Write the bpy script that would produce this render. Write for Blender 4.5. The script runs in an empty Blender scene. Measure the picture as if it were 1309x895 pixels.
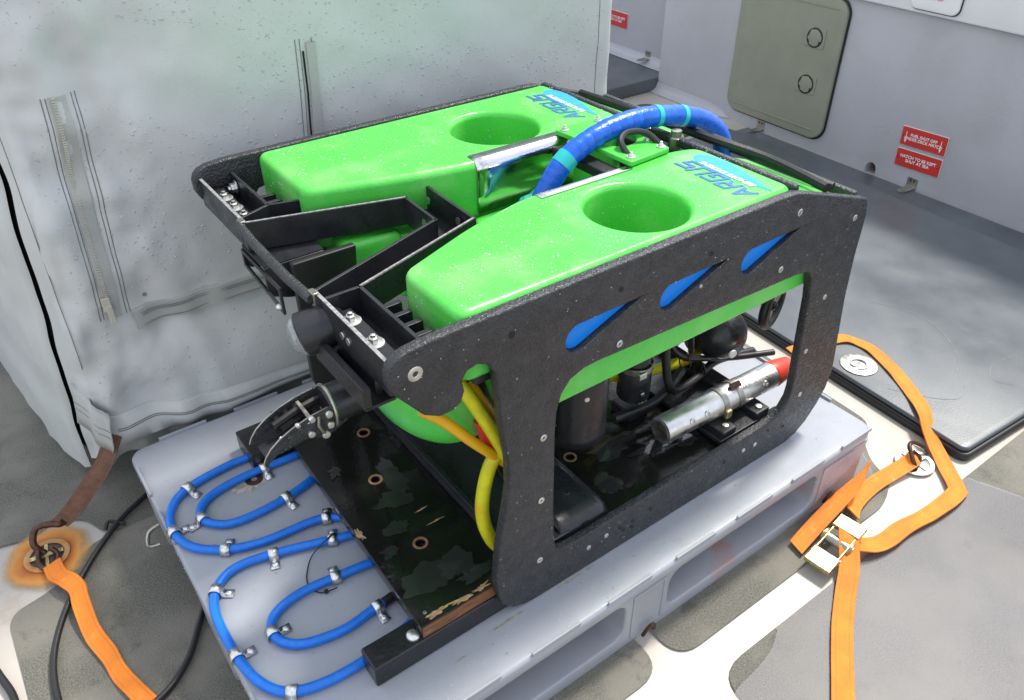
import bpy, bmesh, math, random
from mathutils import Vector, Matrix, noise
from math import radians, sin, cos, pi
random.seed(7)
S = bpy.context.scene
C = S.collection

# ------------------------------------------------------------------ camera
cam_d = bpy.data.cameras.new('camera'); cam = bpy.data.objects.new('camera', cam_d); C.objects.link(cam)
YAW, PITCH, ROLL = 0.93993, -0.62412, -0.0041
fw = Vector((cos(PITCH)*cos(YAW), cos(PITCH)*sin(YAW), sin(PITCH)))
rt = Vector((sin(YAW), -cos(YAW), 0)); up = rt.cross(fw)
r2 = rt*cos(ROLL)+up*sin(ROLL); u2 = up*cos(ROLL)-rt*sin(ROLL)
M = Matrix((r2, u2, -fw)).transposed().to_4x4(); M.translation = (-0.0702, -0.5330, 1.2004)
cam.matrix_world = M
cam_d.sensor_width = 36; cam_d.lens = 36*1022.1/1309; cam_d.clip_start = .02; cam_d.clip_end = 500
S.camera = cam

# ------------------------------------------------------------------ sky, sun, exposure
SUN_EL, SUN_AZ = 60, 11            # the sun stands over the stern, along +x
w = bpy.data.worlds.new('World'); S.world = w; w.use_nodes = True
nt = w.node_tree; nt.nodes.clear()
out = nt.nodes.new('ShaderNodeOutputWorld'); bg = nt.nodes.new('ShaderNodeBackground'); bg.inputs['Strength'].default_value = .145
sky = nt.nodes.new('ShaderNodeTexSky'); sky.sky_type = 'NISHITA'; sky.sun_disc = False
sky.sun_elevation = radians(SUN_EL); sky.sun_rotation = radians(90-SUN_AZ); sky.air_density = 1.0; sky.dust_density = 2.0
tc = nt.nodes.new('ShaderNodeTexCoord'); mp = nt.nodes.new('ShaderNodeMapping'); mp.inputs['Scale'].default_value = (1, 1, 2.2)
nz = nt.nodes.new('ShaderNodeTexNoise'); nz.inputs['Scale'].default_value = 2.3; nz.inputs['Detail'].default_value = 6
rp = nt.nodes.new('ShaderNodeValToRGB'); rp.color_ramp.elements[0].position = .25; rp.color_ramp.elements[1].position = .75
mx = nt.nodes.new('ShaderNodeMix'); mx.data_type = 'RGBA'; mx.inputs['B'].default_value = (7.6, 7.8, 8.2, 1)
nt.links.new(tc.outputs['Generated'], mp.inputs[0]); nt.links.new(mp.outputs[0], nz.inputs['Vector'])
nt.links.new(nz.outputs['Fac'], rp.inputs[0]); nt.links.new(rp.outputs[0], mx.inputs['Factor'])
nt.links.new(sky.outputs[0], mx.inputs['A']); nt.links.new(mx.outputs['Result'], bg.inputs[0]); nt.links.new(bg.outputs[0], out.inputs[0])
sl = bpy.data.lights.new('sun', 'SUN'); sl.energy = 3.0; sl.angle = radians(8); sl.color = (1, .95, .87)
so = bpy.data.objects.new('sun', sl); C.objects.link(so); so.location = (3, 1, 5)
sd = Vector((cos(radians(SUN_EL))*cos(radians(SUN_AZ)), cos(radians(SUN_EL))*sin(radians(SUN_AZ)), sin(radians(SUN_EL))))
so.rotation_euler = (-sd).to_track_quat('-Z', 'Y').to_euler()
S.view_settings.view_transform = 'Standard'; S.view_settings.look = 'None'
S.view_settings.exposure = 0.6; S.view_settings.gamma = 1

# ------------------------------------------------------------------ materials
def mat(name, base, rough=.5, metal=0., var=.15, vscale=8., bump=0., bscale=60., col2=None, cscale=4., cpos=(.5, .62),
        rvar=0., coat=0., bump2=0., b2scale=8., spec=.5, stretch=None, dirt=None, dscale=12., dpos=(.62, .72), bdist=.002):
    m = bpy.data.materials.new(name); m.use_nodes = True
    n = m.node_tree.nodes; l = m.node_tree.links; b = n['Principled BSDF']
    b.inputs['Metallic'].default_value = metal; b.inputs['Roughness'].default_value = rough
    b.inputs['Specular IOR Level'].default_value = spec
    b.inputs['Coat Weight'].default_value = coat; b.inputs['Coat Roughness'].default_value = .08
    t = n.new('ShaderNodeTexCoord'); vec = t.outputs['Object']
    if stretch:
        mpn = n.new('ShaderNodeMapping'); mpn.inputs['Scale'].default_value = stretch; l.new(vec, mpn.inputs[0]); vec = mpn.outputs[0]
    def tex(sc, det=5, rg=.55):
        q = n.new('ShaderNodeTexNoise'); q.inputs['Scale'].default_value = sc; q.inputs['Detail'].default_value = det
        q.inputs['Roughness'].default_value = rg; l.new(vec, q.inputs['Vector']); return q.outputs['Fac']
    def ramp(f, a, z):
        q = n.new('ShaderNodeMapRange'); q.inputs['From Min'].default_value = a; q.inputs['From Max'].default_value = z; l.new(f, q.inputs[0]); return q.outputs[0]
    def mixc(f, a, c):
        q = n.new('ShaderNodeMix'); q.data_type = 'RGBA'; l.new(f, q.inputs['Factor'])
        for s_, v in (('A', a), ('B', c)):
            if isinstance(v, tuple): q.inputs[s_].default_value = (*v[:3], 1)
            else: l.new(v, q.inputs[s_])
        return q.outputs['Result']
    lo = tuple(c*(1-var) for c in base); hi = tuple(min(1, c*(1+var)) for c in base)
    col = mixc(ramp(tex(vscale), .3, .7), lo, hi)
    if col2: col = mixc(ramp(tex(cscale, 6), *cpos), col, col2)
    if dirt: col = mixc(ramp(tex(dscale, 8, .65), *dpos), col, dirt)
    l.new(col, b.inputs['Base Color'])
    if rvar:
        q = n.new('ShaderNodeMapRange'); q.inputs['From Min'].default_value = .35; q.inputs['From Max'].default_value = .65
        q.inputs['To Min'].default_value = max(.02, rough-rvar); q.inputs['To Max'].default_value = min(1, rough+rvar)
        l.new(tex(vscale*1.7), q.inputs[0]); l.new(q.outputs[0], b.inputs['Roughness'])
    nrm = None
    for st, sc in ((bump2, b2scale), (bump, bscale)):
        if st:
            bp = n.new('ShaderNodeBump'); bp.inputs['Strength'].default_value = st; bp.inputs['Distance'].default_value = bdist if sc > 30 else .01
            l.new(tex(sc, 6), bp.inputs['Height'])
            if nrm: l.new(nrm, bp.inputs['Normal'])
            nrm = bp.outputs[0]
    if nrm: l.new(nrm, b.inputs['Normal'])
    return m

G = {}
G['cream'] = mat('cream_gelcoat', (.47, .435, .38), .35, var=.06, vscale=5, dirt=(.36, .30, .22), dscale=9, dpos=(.6, .75), bump=.05, bscale=200)
G['nonskid'] = mat('olive_grey_nonskid', (.135, .132, .108), .6, var=.55, vscale=330, col2=(.20, .188, .155), cscale=6, cpos=(.44, .60), bump=.9, bscale=380, bdist=.003, dirt=(.075, .07, .055), dscale=16, dpos=(.58, .74), rvar=.15)
G['hatch'] = mat('dark_grey_hatch_paint', (.085, .100, .112), .36, var=.12, vscale=4, col2=(.125, .142, .152), cscale=3, cpos=(.45, .68), bump=.15, bscale=260, rvar=.08, dirt=(.24, .25, .25), dscale=14, dpos=(.7, .82))
G['rubber'] = mat('black_rubber', (.012, .012, .013), .45, var=.2, bump=.1)
G['wall'] = mat('light_grey_gelcoat', (.425, .43, .46), .42, var=.07, vscale=3, col2=(.39, .39, .41), cscale=5, cpos=(.5, .75), bump=.5, bscale=130, dirt=(.33, .32, .33), dscale=40, dpos=(.7, .8))
G['whitepanel'] = mat('white_gelcoat', (.74, .74, .75), .35, var=.04, bump=.05)
G['olive'] = mat('olive_locker_plastic', (.26, .27, .205), .42, var=.07, vscale=9, bump=.25, bscale=300, dirt=(.33, .35, .27), dscale=70, dpos=(.72, .8))
G['red'] = mat('red_sign_plastic', (.55, .035, .03), .35, var=.1)
G['white'] = mat('white_paint', (.8, .8, .8), .45, var=.04)
G['steel'] = mat('stainless_steel', (.74, .73, .70), .36, 1., var=.12, vscale=30, bump=.06, bscale=300, rvar=.1)
G['steelwet'] = mat('brushed_stainless_sheet', (.66, .66, .65), .13, 1., var=.08, vscale=20, bump2=.12, b2scale=14, rvar=.07)
G['steeldull'] = mat('dull_steel', (.42, .40, .35), .4, 1., var=.25, vscale=40, dirt=(.25, .16, .08), dscale=60, rvar=.12)
G['zinc'] = mat('yellow_zinc_plate', (.55, .48, .25), .38, .9, var=.3, vscale=80, dirt=(.3, .22, .1), dscale=70, dpos=(.48, .62), bump=.3, bscale=200)
G['bronze'] = mat('tarnished_dark_shackle', (.10, .055, .04), .38, .7, var=.35, vscale=60, bump=.2, bscale=150)
G['rust'] = mat('rust_stained_gelcoat', (.55, .20, .045), .6, var=.3, vscale=50, col2=(.50, .30, .12), cscale=30, cpos=(.4, .6), bump=.2, bscale=200)
G['pallet'] = mat('pale_grey_pallet_plastic', (.335, .355, .39), .36, var=.05, vscale=5, bump=.12, bscale=240, rvar=.12, col2=(.30, .315, .35), cscale=6, cpos=(.5, .72), dirt=(.30, .27, .22), dscale=28, dpos=(.63, .80))
G['palletfoot'] = mat('grey_pallet_foot_plastic', (.33, .342, .375), .42, var=.08, vscale=8, bump=.15, bscale=200, dirt=(.42, .25, .22), dscale=7, dpos=(.6, .74))
G['hose'] = mat('blue_polyurethane_hose', (.004, .165, .68), .34, var=.12, vscale=120, bump=.25, bscale=600)
G['hdpe'] = mat('black_hdpe_sheet', (.027, .028, .031), .27, var=.35, vscale=60, bump=.9, bscale=230, bdist=.003, rvar=.12, bump2=.05, b2scale=24, dirt=(.085, .07, .05), dscale=11, dpos=(.66, .8), spec=.55)
G['black'] = mat('black_anodised', (.017, .018, .021), .32, var=.2, vscale=20, bump=.12, bscale=200, rvar=.1)
G['edge'] = mat('worn_black_edge', (.3, .3, .3), .45, .3, var=.5, vscale=150)
G['cable'] = mat('black_cable_jacket', (.014, .014, .015), .4, var=.2, vscale=60, bump=.2, bscale=300)
G['ply'] = mat('wet_black_phenolic_film', (.010, .0095, .009), .10, var=.3, vscale=14, bump2=.25, b2scale=9, bump=.15, bscale=120, rvar=.12, dirt=(.085, .055, .03), dscale=9, dpos=(.68, .73))
G['plyedge'] = mat('plywood_edge_grain', (.20, .085, .032), .6, var=.5, vscale=20, stretch=(1.5, 1.5, 20), dirt=(.5, .34, .18), dscale=16, dpos=(.58, .66), bump=.4, bscale=90)
G['wood'] = mat('raw_wood_hole', (.25, .13, .06), .7, var=.3, vscale=90)
G['beam'] = mat('wet_black_beam', (.016, .016, .018), .24, var=.3, vscale=18, bump2=.15, b2scale=14, bump=.25, bscale=150, rvar=.1)
G['green'] = mat('lime_green_float', (.085, .60, .07), .36, var=.10, vscale=6, bump=.3, bscale=170, coat=.25, rvar=.16, col2=(.20, .66, .15), cscale=9, cpos=(.5, .7), dirt=(.36, .50, .03), dscale=24, dpos=(.69, .78), bump2=.08, b2scale=16)
G['greenplate'] = mat('green_plastic_plate', (.07, .55, .06), .4, var=.1, vscale=12, bump=.15, bscale=160, dirt=(.03, .2, .02), dscale=30, dpos=(.68, .76))
G['bluepanel'] = mat('blue_plastic_panel', (.004, .24, .86), .35, var=.06, bump=.08, bscale=200)
G['tape'] = mat('blue_vinyl_tape', (.006, .12, .66), .27, var=.25, vscale=30, bump=.5, bscale=160, rvar=.1)
G['teal'] = mat('teal_tape', (.015, .50, .50), .3, var=.15)
G['tealcable'] = mat('teal_cable', (.01, .28, .22), .35, var=.15)
G['decal'] = mat('light_blue_decal', (.03, .36, .80), .35, var=.12, vscale=60)
G['navy'] = mat('navy_print', (.05, .16, .46), .4, var=.25, vscale=90)
G['yellow'] = mat('yellow_cable_sheath', (.62, .60, .012), .36, var=.15, vscale=40, bump=.2, bscale=120, col2=(.75, .42, .01), cscale=16, cpos=(.56, .68))
G['amber'] = mat('amber_hose', (.78, .42, .01), .32, var=.1)
G['redplug'] = mat('red_rubber_plug', (.72, .06, .025), .45, var=.15, vscale=30)
G['orange'] = mat('orange_polyester_webbing', (.84, .235, .018), .7, var=.16, vscale=22, bump=.8, bscale=420, dirt=(.75, .36, .06), dscale=40, dpos=(.6, .75), stretch=None)
G['brownweb'] = mat('brown_dirty_webbing', (.17, .085, .05), .75, var=.35, vscale=60, bump=.9, bscale=420)
G['tarp'] = mat('grey_pvc_canvas', (.54, .55, .54), .42, var=.04, vscale=2.6, col2=(.51, .545, .505), cscale=1.2, cpos=(.46, .70), bump=.22, bscale=300, bump2=.22, b2scale=6, rvar=.05, dirt=(.60, .60, .58), dscale=1.8, dpos=(.50, .72))
G['tarphem'] = mat('pale_canvas_hem', (.42, .425, .40), .55, var=.08, vscale=9, bump=.35, bscale=300)
G['thread'] = mat('dark_thread', (.19, .195, .185), .7, var=.2)
G['zip'] = mat('cream_zip_teeth', (.50, .48, .40), .45, var=.1)
G['dark'] = mat('dark_frame_and_gap_shade', (.006, .006, .006), .8)  # near-black, also painted in as the shade inside gaps and the canvas slit
def weave(m):                       # woven ribs across the webbing and two sewn lines along it
    n = m.node_tree.nodes; l = m.node_tree.links; b = n['Principled BSDF']; src = b.inputs['Base Color'].links[0].from_socket
    def at(nm): q = n.new('ShaderNodeAttribute'); q.attribute_name = nm; return q.outputs['Fac']
    def mth(op, a, c, c2=0.):
        q = n.new('ShaderNodeMath'); q.operation = op; l.new(a, q.inputs[0])
        if isinstance(c, float): q.inputs[1].default_value = c
        else: l.new(c, q.inputs[1])
        q.inputs[2].default_value = c2; return q.outputs[0]
    rib = mth('SINE', mth('MULTIPLY', at('along'), 2400.), 0.)
    ac = mth('ABSOLUTE', at('across'), 0.)
    ln = mth('COMPARE', ac, .62, .05); ed = mth('GREATER_THAN', ac, .93)
    v = mth('SUBTRACT', mth('MULTIPLY_ADD', rib, .09, .95), mth('MULTIPLY', mth('ADD', ln, ed), .16))
    cb = n.new('ShaderNodeCombineColor'); [l.new(v, cb.inputs[k]) for k in range(3)]
    mm = n.new('ShaderNodeMix'); mm.data_type = 'RGBA'; mm.blend_type = 'MULTIPLY'; mm.inputs['Factor'].default_value = 1
    l.new(src, mm.inputs['A']); l.new(cb.outputs[0], mm.inputs['B']); l.new(mm.outputs['Result'], b.inputs['Base Color'])
weave(G['orange']); weave(G['brownweb'])
def simple(name, col, rough, **k):
    m = bpy.data.materials.new(name); m.use_nodes = True; b = m.node_tree.nodes['Principled BSDF']
    b.inputs['Base Color'].default_value = (*col, 1); b.inputs['Roughness'].default_value = rough
    for a, v in k.items(): b.inputs[a].default_value = v
    return m
G['lens'] = simple('clear_lens', (.9, .93, .95), .06, **{'Transmission Weight': .75, 'IOR': 1.45})
def water(name, tint, ior, sky_grey=0.):
    m = bpy.data.materials.new(name); m.use_nodes = True; n = m.node_tree.nodes; l = m.node_tree.links; n.clear()
    o = n.new('ShaderNodeOutputMaterial'); a = n.new('ShaderNodeBsdfTransparent'); a.inputs[0].default_value = (*tint, 1)
    g = n.new('ShaderNodeBsdfGlossy'); g.inputs['Roughness'].default_value = .05; f = n.new('ShaderNodeFresnel'); f.inputs['IOR'].default_value = ior
    q = n.new('ShaderNodeTexNoise'); q.inputs['Scale'].default_value = 9; q.inputs['Detail'].default_value = 2
    bp = n.new('ShaderNodeBump'); bp.inputs['Strength'].default_value = .06; bp.inputs['Distance'].default_value = .01
    l.new(q.outputs['Fac'], bp.inputs['Height']); l.new(bp.outputs[0], g.inputs['Normal'])
    s = n.new('ShaderNodeMixShader'); l.new(f.outputs[0], s.inputs[0]); l.new(a.outputs[0], s.inputs[1]); l.new(g.outputs[0], s.inputs[2]); l.new(s.outputs[0], o.inputs[0])
    if sky_grey:  # pale diffuse grey mixed in to stand for the reflected sky
        d = n.new('ShaderNodeBsdfDiffuse'); d.inputs[0].default_value = (.5, .5, .52, 1); k = n.new('ShaderNodeMixShader'); mr = n.new('ShaderNodeMapRange'); mr.inputs['From Min'].default_value = .3; mr.inputs['From Max'].default_value = .7; mr.inputs['To Min'].default_value = sky_grey*.6; mr.inputs['To Max'].default_value = sky_grey*1.3
        n2 = n.new('ShaderNodeTexNoise'); n2.inputs['Scale'].default_value = 7; n2.inputs['Detail'].default_value = 5; l.new(n2.outputs['Fac'], mr.inputs[0]); l.new(mr.outputs[0], k.inputs[0])
        l.new(a.outputs[0], k.inputs[1]); l.new(d.outputs[0], k.inputs[2]); l.new(k.outputs[0], s.inputs[1])
    return m
G['drop'] = simple('water_drop', (.66, .69, .70), .06, **{'Transmission Weight': .35, 'IOR': 1.33})  # pale body colour stands in for the bright glints of the beads
G['water'] = water('standing_water', (.95, .95, .95), 1.75, .20)
G['film'] = water('thin_water_film', (.96, .96, .97), 1.8, .05)

# ------------------------------------------------------------------ mesh helpers
ORG = {}          # world origin of each object made here
def worg(o): return ORG[o.name] if o else Vector((0, 0, 0))
class MB:
    def __init__(s): s.v = []; s.f = []; s.at = None
    def add(s, vs, fs):
        k = len(s.v); s.v += [Vector(p) for p in vs]; s.f += [tuple(i+k for i in f) for f in fs]; return s
    def box(s, c, d, R=None):
        c = Vector(c); vs = []
        for x in (-.5, .5):
            for y in (-.5, .5):
                for z in (-.5, .5):
                    p = Vector((x*d[0], y*d[1], z*d[2])); vs.append(c+(R @ p if R else p))
        return s.add(vs, [(0, 1, 3, 2), (4, 6, 7, 5), (0, 4, 5, 1), (2, 3, 7, 6), (0, 2, 6, 4), (1, 5, 7, 3)])
    def bar(s, a, b, wd, ht, upv=(0, 0, 1)):          # box beam between two points
        a = Vector(a); b = Vector(b); x = (b-a).normalized(); z = Vector(upv); y = z.cross(x).normalized(); z = x.cross(y)
        return s.box((a+b)/2, ((b-a).length, wd, ht), Matrix((x, y, z)).transposed())
    def tube(s, pts, r, n=10, cap=True, closed=False):
        pts = [Vector(p) for p in pts]; m = len(pts); rs = r if isinstance(r, (list, tuple)) else [r]*m
        vs = []; prev = None
        for i, p in enumerate(pts):
            if closed: t = (pts[(i+1) % m]-pts[i-1]).normalized()
            else: t = (pts[min(i+1, m-1)]-pts[max(i-1, 0)]).normalized()
            if prev is None:
                a = Vector((0, 0, 1)) if abs(t.z) < .9 else Vector((1, 0, 0)); u = t.cross(a).normalized()
            else: u = (prev-t*prev.dot(t)).normalized()
            prev = u; v = t.cross(u)
            for k in range(n): vs.append(p+(u*cos(2*pi*k/n)+v*sin(2*pi*k/n))*rs[i])
        fs = []
        for i in range(m if closed else m-1):
            j = (i+1) % m
            for k in range(n): fs.append((i*n+k, i*n+(k+1) % n, j*n+(k+1) % n, j*n+k))
        if cap and not closed: fs.append(tuple(range(n))[::-1]); fs.append(tuple(range((m-1)*n, m*n)))
        return s.add(vs, fs)
    def lathe(s, prof, o, ax=(0, 0, 1), n=20, cap=True):        # prof: (radius, height) along axis
        o = Vector(o); R = Vector(ax).normalized().to_track_quat('Z', 'Y').to_matrix(); vs = []; m = len(prof)
        for r, h in prof:
            for k in range(n): vs.append(o+R @ Vector((r*cos(2*pi*k/n), r*sin(2*pi*k/n), h)))
        fs = [(i*n+k, i*n+(k+1) % n, (i+1)*n+(k+1) % n, (i+1)*n+k) for i in range(m-1) for k in range(n)]
        if cap and prof[0][0] > 1e-6: fs.append(tuple(range(n))[::-1])
        if cap and prof[-1][0] > 1e-6: fs.append(tuple(range((m-1)*n, m*n)))
        return s.add(vs, fs)
    def ribbon(s, pts, wid, th=.0025):                # pts: (centre, width vector direction)
        vs = []; m = len(pts); s.at = []; run = 0.
        for i, (p, wv) in enumerate(pts):
            if i: run += (Vector(p)-Vector(pts[i-1][0])).length
            s.at += [(run, -1.), (run, 1.), (run, 1.), (run, -1.)]
            p = Vector(p); wv = Vector(wv).normalized()
            t = (Vector(pts[min(i+1, m-1)][0])-Vector(pts[max(i-1, 0)][0])).normalized(); nn = t.cross(wv).normalized()
            for a, b in ((-1, -1), (1, -1), (1, 1), (-1, 1)): vs.append(p+wv*wid*.5*a+nn*th*.5*b)
        fs = [(i*4+k, i*4+(k+1) % 4, i*4+4+(k+1) % 4, i*4+4+k) for i in range(m-1) for k in range(4)]+[(0, 1, 2, 3), (m*4-4, m*4-1, m*4-2, m*4-3)]
        return s.add(vs, fs)
    def grid(s, rows):
        h = len(rows); wd = len(rows[0]); vs = [p for r in rows for p in r]
        return s.add(vs, [(i*wd+j, i*wd+j+1, (i+1)*wd+j+1, (i+1)*wd+j) for i in range(h-1) for j in range(wd-1)])
    def build(s, name, m, parent=None, bevel=0., smooth=40, seg=2, solid=0.):
        lo = Vector([min(p[i] for p in s.v) for i in range(3)]); hi = Vector([max(p[i] for p in s.v) for i in range(3)])
        c = Vector(((lo.x+hi.x)/2, (lo.y+hi.y)/2, lo.z))
        me = bpy.data.meshes.new(name); me.from_pydata([p-c for p in s.v], [], s.f)
        if s.at:
            for k, nm in enumerate(('along', 'across')):
                a = me.attributes.new(nm, 'FLOAT', 'POINT'); a.data.foreach_set('value', [q[k] for q in s.at])
        bm = bmesh.new(); bm.from_mesh(me); bmesh.ops.remove_doubles(bm, verts=bm.verts, dist=1e-6); bmesh.ops.recalc_face_normals(bm, faces=bm.faces); bm.to_mesh(me); bm.free()
        return finish(name, me, m, parent, c, bevel, smooth, seg, solid)
def finish(name, me, m, parent, c, bevel=0., smooth=40, seg=2, solid=0.):
    me.materials.clear(); me.materials.append(G[m] if isinstance(m, str) else m)
    o = bpy.data.objects.new(name, me); C.objects.link(o)
    if smooth:
        me.shade_smooth()
        me.set_sharp_from_angle(angle=radians(smooth))
    if solid:
        q = o.modifiers.new('thickness', 'SOLIDIFY'); q.thickness = solid; q.offset = 1
    if bevel:
        q = o.modifiers.new('bevel', 'BEVEL'); q.width = bevel; q.segments = seg; q.limit_method = 'ANGLE'; q.angle_limit = radians(40); q.harden_normals = True
    ORG[o.name] = Vector(c); o.location = Vector(c)-worg(parent)
    if parent: o.parent = parent
    return o
def inst(name, src, p, parent, R=None):               # another object on the same mesh data
    o = bpy.data.objects.new(name, src.data); C.objects.link(o); ORG[o.name] = Vector(p); o.location = Vector(p)-worg(parent)
    if R is not None: o.rotation_euler = R.to_euler() if hasattr(R, 'to_euler') else R
    if parent: o.parent = parent
    for q in src.modifiers:
        if q.type == 'BEVEL':
            z = o.modifiers.new('bevel', 'BEVEL'); z.width = q.width; z.segments = q.segments; z.limit_method = 'ANGLE'; z.harden_normals = True
    return o
def tag(o, label, cat, group=None):
    o['label'] = label; o['category'] = cat
    if group: o['group'] = group
    return o
def thing(name, label, cat, loc, group=None):
    o = bpy.data.objects.new(name, None); C.objects.link(o); o.location = loc; o.empty_display_size = .05
    ORG[o.name] = Vector(loc); return tag(o, label, cat, group)
def struct(o): o['kind'] = 'structure'; return o
def stuff(o): o['kind'] = 'stuff'; return o
def spline(pts, n=8, closed=False):                   # Catmull-Rom
    P = [Vector(p) for p in pts]; m = len(P); o = []
    for i in range(m if closed else m-1):
        g = lambda k: P[k % m] if closed else P[max(0, min(m-1, k))]
        a, b, c, d = g(i-1), g(i), g(i+1), g(i+2)
        for k in range(n):
            t = k/n; o.append(.5*((2*b)+(c-a)*t+(2*a-5*b+4*c-d)*t*t+(3*b-a-3*c+d)*t**3))
    if not closed: o.append(P[-1])
    return o
def circ(cx, cy, r, n=32): return [(cx+r*cos(2*pi*k/n), cy+r*sin(2*pi*k/n)) for k in range(n)]
def rrect(x0, y0, x1, y1, r, n=6):
    o = []
    for cx, cy, a in ((x1-r, y1-r, 0), (x0+r, y1-r, 90), (x0+r, y0+r, 180), (x1-r, y0+r, 270)):
        for k in range(n+1): o.append((cx+r*cos(radians(a+90*k/n)), cy+r*sin(radians(a+90*k/n))))
    return o
def plate(name, loops, th, m, parent=None, mtx=None, bevel=.002, bres=2, smooth=40):
    """filled 2-D outline with holes, extruded by th (centred), rounded edges; mtx maps the XY plane into the world"""
    cu = bpy.data.curves.new(name, 'CURVE'); cu.dimensions = '2D'; cu.fill_mode = 'BOTH'
    for lp in loops:
        lp = [p for k, p in enumerate(lp) if (Vector(p)-Vector(lp[k-1])).length > 3e-4]
        sp = cu.splines.new('POLY'); sp.points.add(len(lp)-1); sp.use_cyclic_u = True
        for q, p in zip(sp.points, lp): q.co = (p[0], p[1], 0, 1)
    cu.extrude = max(0, th/2-bevel); cu.bevel_depth = bevel; cu.bevel_resolution = bres; cu.offset = -bevel
    t = bpy.data.objects.new('t', cu); C.objects.link(t); dg = bpy.context.evaluated_depsgraph_get()
    me = bpy.data.meshes.new_from_object(t.evaluated_get(dg)); bpy.data.objects.remove(t); bpy.data.curves.remove(cu); me.name = name
    if mtx is not None: me.transform(mtx)
    bm = bmesh.new(); bm.from_mesh(me); bmesh.ops.remove_doubles(bm, verts=bm.verts, dist=2e-5); bmesh.ops.recalc_face_normals(bm, faces=bm.faces); bm.to_mesh(me); bm.free()
    co = [v.co for v in me.vertices]
    lo = Vector([min(p[i] for p in co) for i in range(3)]); hi = Vector([max(p[i] for p in co) for i in range(3)])
    c = Vector(((lo.x+hi.x)/2, (lo.y+hi.y)/2, lo.z)); me.transform(Matrix.Translation(-c))
    return finish(name, me, m, parent, c, 0, smooth)
def XZ(y):      # plane of constant y: (a,b) -> (x=a, z=b)
    return Matrix(((1, 0, 0, 0), (0, 0, -1, y), (0, 1, 0, 0), (0, 0, 0, 1)))
def XY(z): return Matrix.Translation((0, 0, z))
def frame(o, ex, ey):   # plane with given axes
    ex = Vector(ex).normalized(); ey = Vector(ey).normalized(); ez = ex.cross(ey); m = Matrix((ex, ey, ez)).transposed().to_4x4(); m.translation = o; return m
def text(name, body, size, m, parent, mtx, shear=0., bold=0., align='CENTER', th=.0006, spacing=1.):
    cu = bpy.data.curves.new(name, 'FONT'); cu.body = body; cu.size = size; cu.align_x = align; cu.align_y = 'CENTER'
    cu.shear = shear; cu.offset = bold; cu.extrude = th/2; cu.space_character = spacing; cu.space_line = .95
    t = bpy.data.objects.new('t', cu); C.objects.link(t); dg = bpy.context.evaluated_depsgraph_get()
    me = bpy.data.meshes.new_from_object(t.evaluated_get(dg)); bpy.data.objects.remove(t); bpy.data.curves.remove(cu); me.name = name
    me.transform(mtx); c = mtx.translation.copy(); me.transform(Matrix.Translation(-c))
    return finish(name, me, m, parent, c, 0, 0)
def drops(name, parent, samples, rmin, rmax, flat=.5):
    """beads of water lying on a surface: samples = [(point, normal)]"""
    mb = MB()
    for p, nn in samples:
        r = rmin+(rmax-rmin)*random.random()**3; nn = Vector(nn).normalized(); a = nn.orthogonal().normalized(); b = nn.cross(a)
        e1 = r*random.uniform(.8, 1.25); p = Vector(p)-nn*.0001; vs = []
        for q, h in ((1, 0), (.75, .62)):
            for k in range(6): vs.append(p+a*(e1*q*cos(k*pi/3))+b*(r*q*sin(k*pi/3))+nn*(r*h*flat))
        vs.append(p+nn*r*flat)
        mb.add(vs, [(k, (k+1) % 6, 6+(k+1) % 6, 6+k) for k in range(6)]+[(6+k, 6+(k+1) % 6, 12) for k in range(6)])
    return stuff(mb.build(name, 'drop', parent, smooth=80))

# ------------------------------------------------------------------ the deck
DA = 0.
def dk(u, v, z=0.): return Vector((u*cos(DA)-v*sin(DA), u*sin(DA)+v*cos(DA), z))
def sheet(name, loops, z, m, parent=None):      # flat filled outline with holes given in world xy
    me_o = plate(name, loops, .0, m, parent, XY(z), bevel=0., bres=0); return me_o
deck = MB().add([(-14, -14, 0), (16, -14, 0), (16, 16, 0), (-14, 16, 0)], [(0, 1, 2, 3)]).build('deck', 'cream', smooth=0); struct(deck)
def patch(pts, r=.05):                          # rounded polygon in deck coordinates
    o = []; m = len(pts)
    for i in range(m):
        a, b, c = Vector(pts[i-1]), Vector(pts[i]), Vector(pts[(i+1) % m])
        rr = min(r, (a-b).length*.45, (c-b).length*.45); p = b+(a-b).normalized()*rr; q = b+(c-b).normalized()*rr
        for k in range(7):
            t = k/6; o.append((1-t)**2*p+2*t*(1-t)*b+t*t*q)
    return [tuple(dk(x, y)[:2]) for x, y in o]
PZ = .004
def nonskid(pts, r=.05): return sheet('nonskid_panel', [patch(pts, r)], PZ, 'nonskid', deck)
# far-left panel, middle panel under the pallet (with the boss of the left ring cut away), near-left, right of pallet, right front
nonskid([(-3, .875), (-.26, .875), (-.21, .857), (-.162, .880), (-.11, .852), (-.085, .7806), (.55, .7806), (.55, 4), (-3, 4)], .05)
nonskid([(-.275, -.065), (.578, -.065), (.578, .78), (-.085, .78), (-.118, .775), (-.158, .731), (-.205, .704), (-.275, .69)], .05)
nonskid([(-3, -1.5), (-.335, -1.5), (-.33, .70), (-3, .70)], .06)
nonskid([(.612, -.068), (1.20, -.068), (1.268, -.035), (1.285, .02), (1.33, .07), (1.395, .10), (1.40, .16), (1.47, 1.9), (.612, 1.9)], .05)
nonskid([(.64, -.123), (3.6, -.123), (3.6, -4), (.64, -4)], .06)
nonskid([(-.275, -.125), (.56, -.125), (.56, -4), (-.275, -4)], .06)
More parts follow.
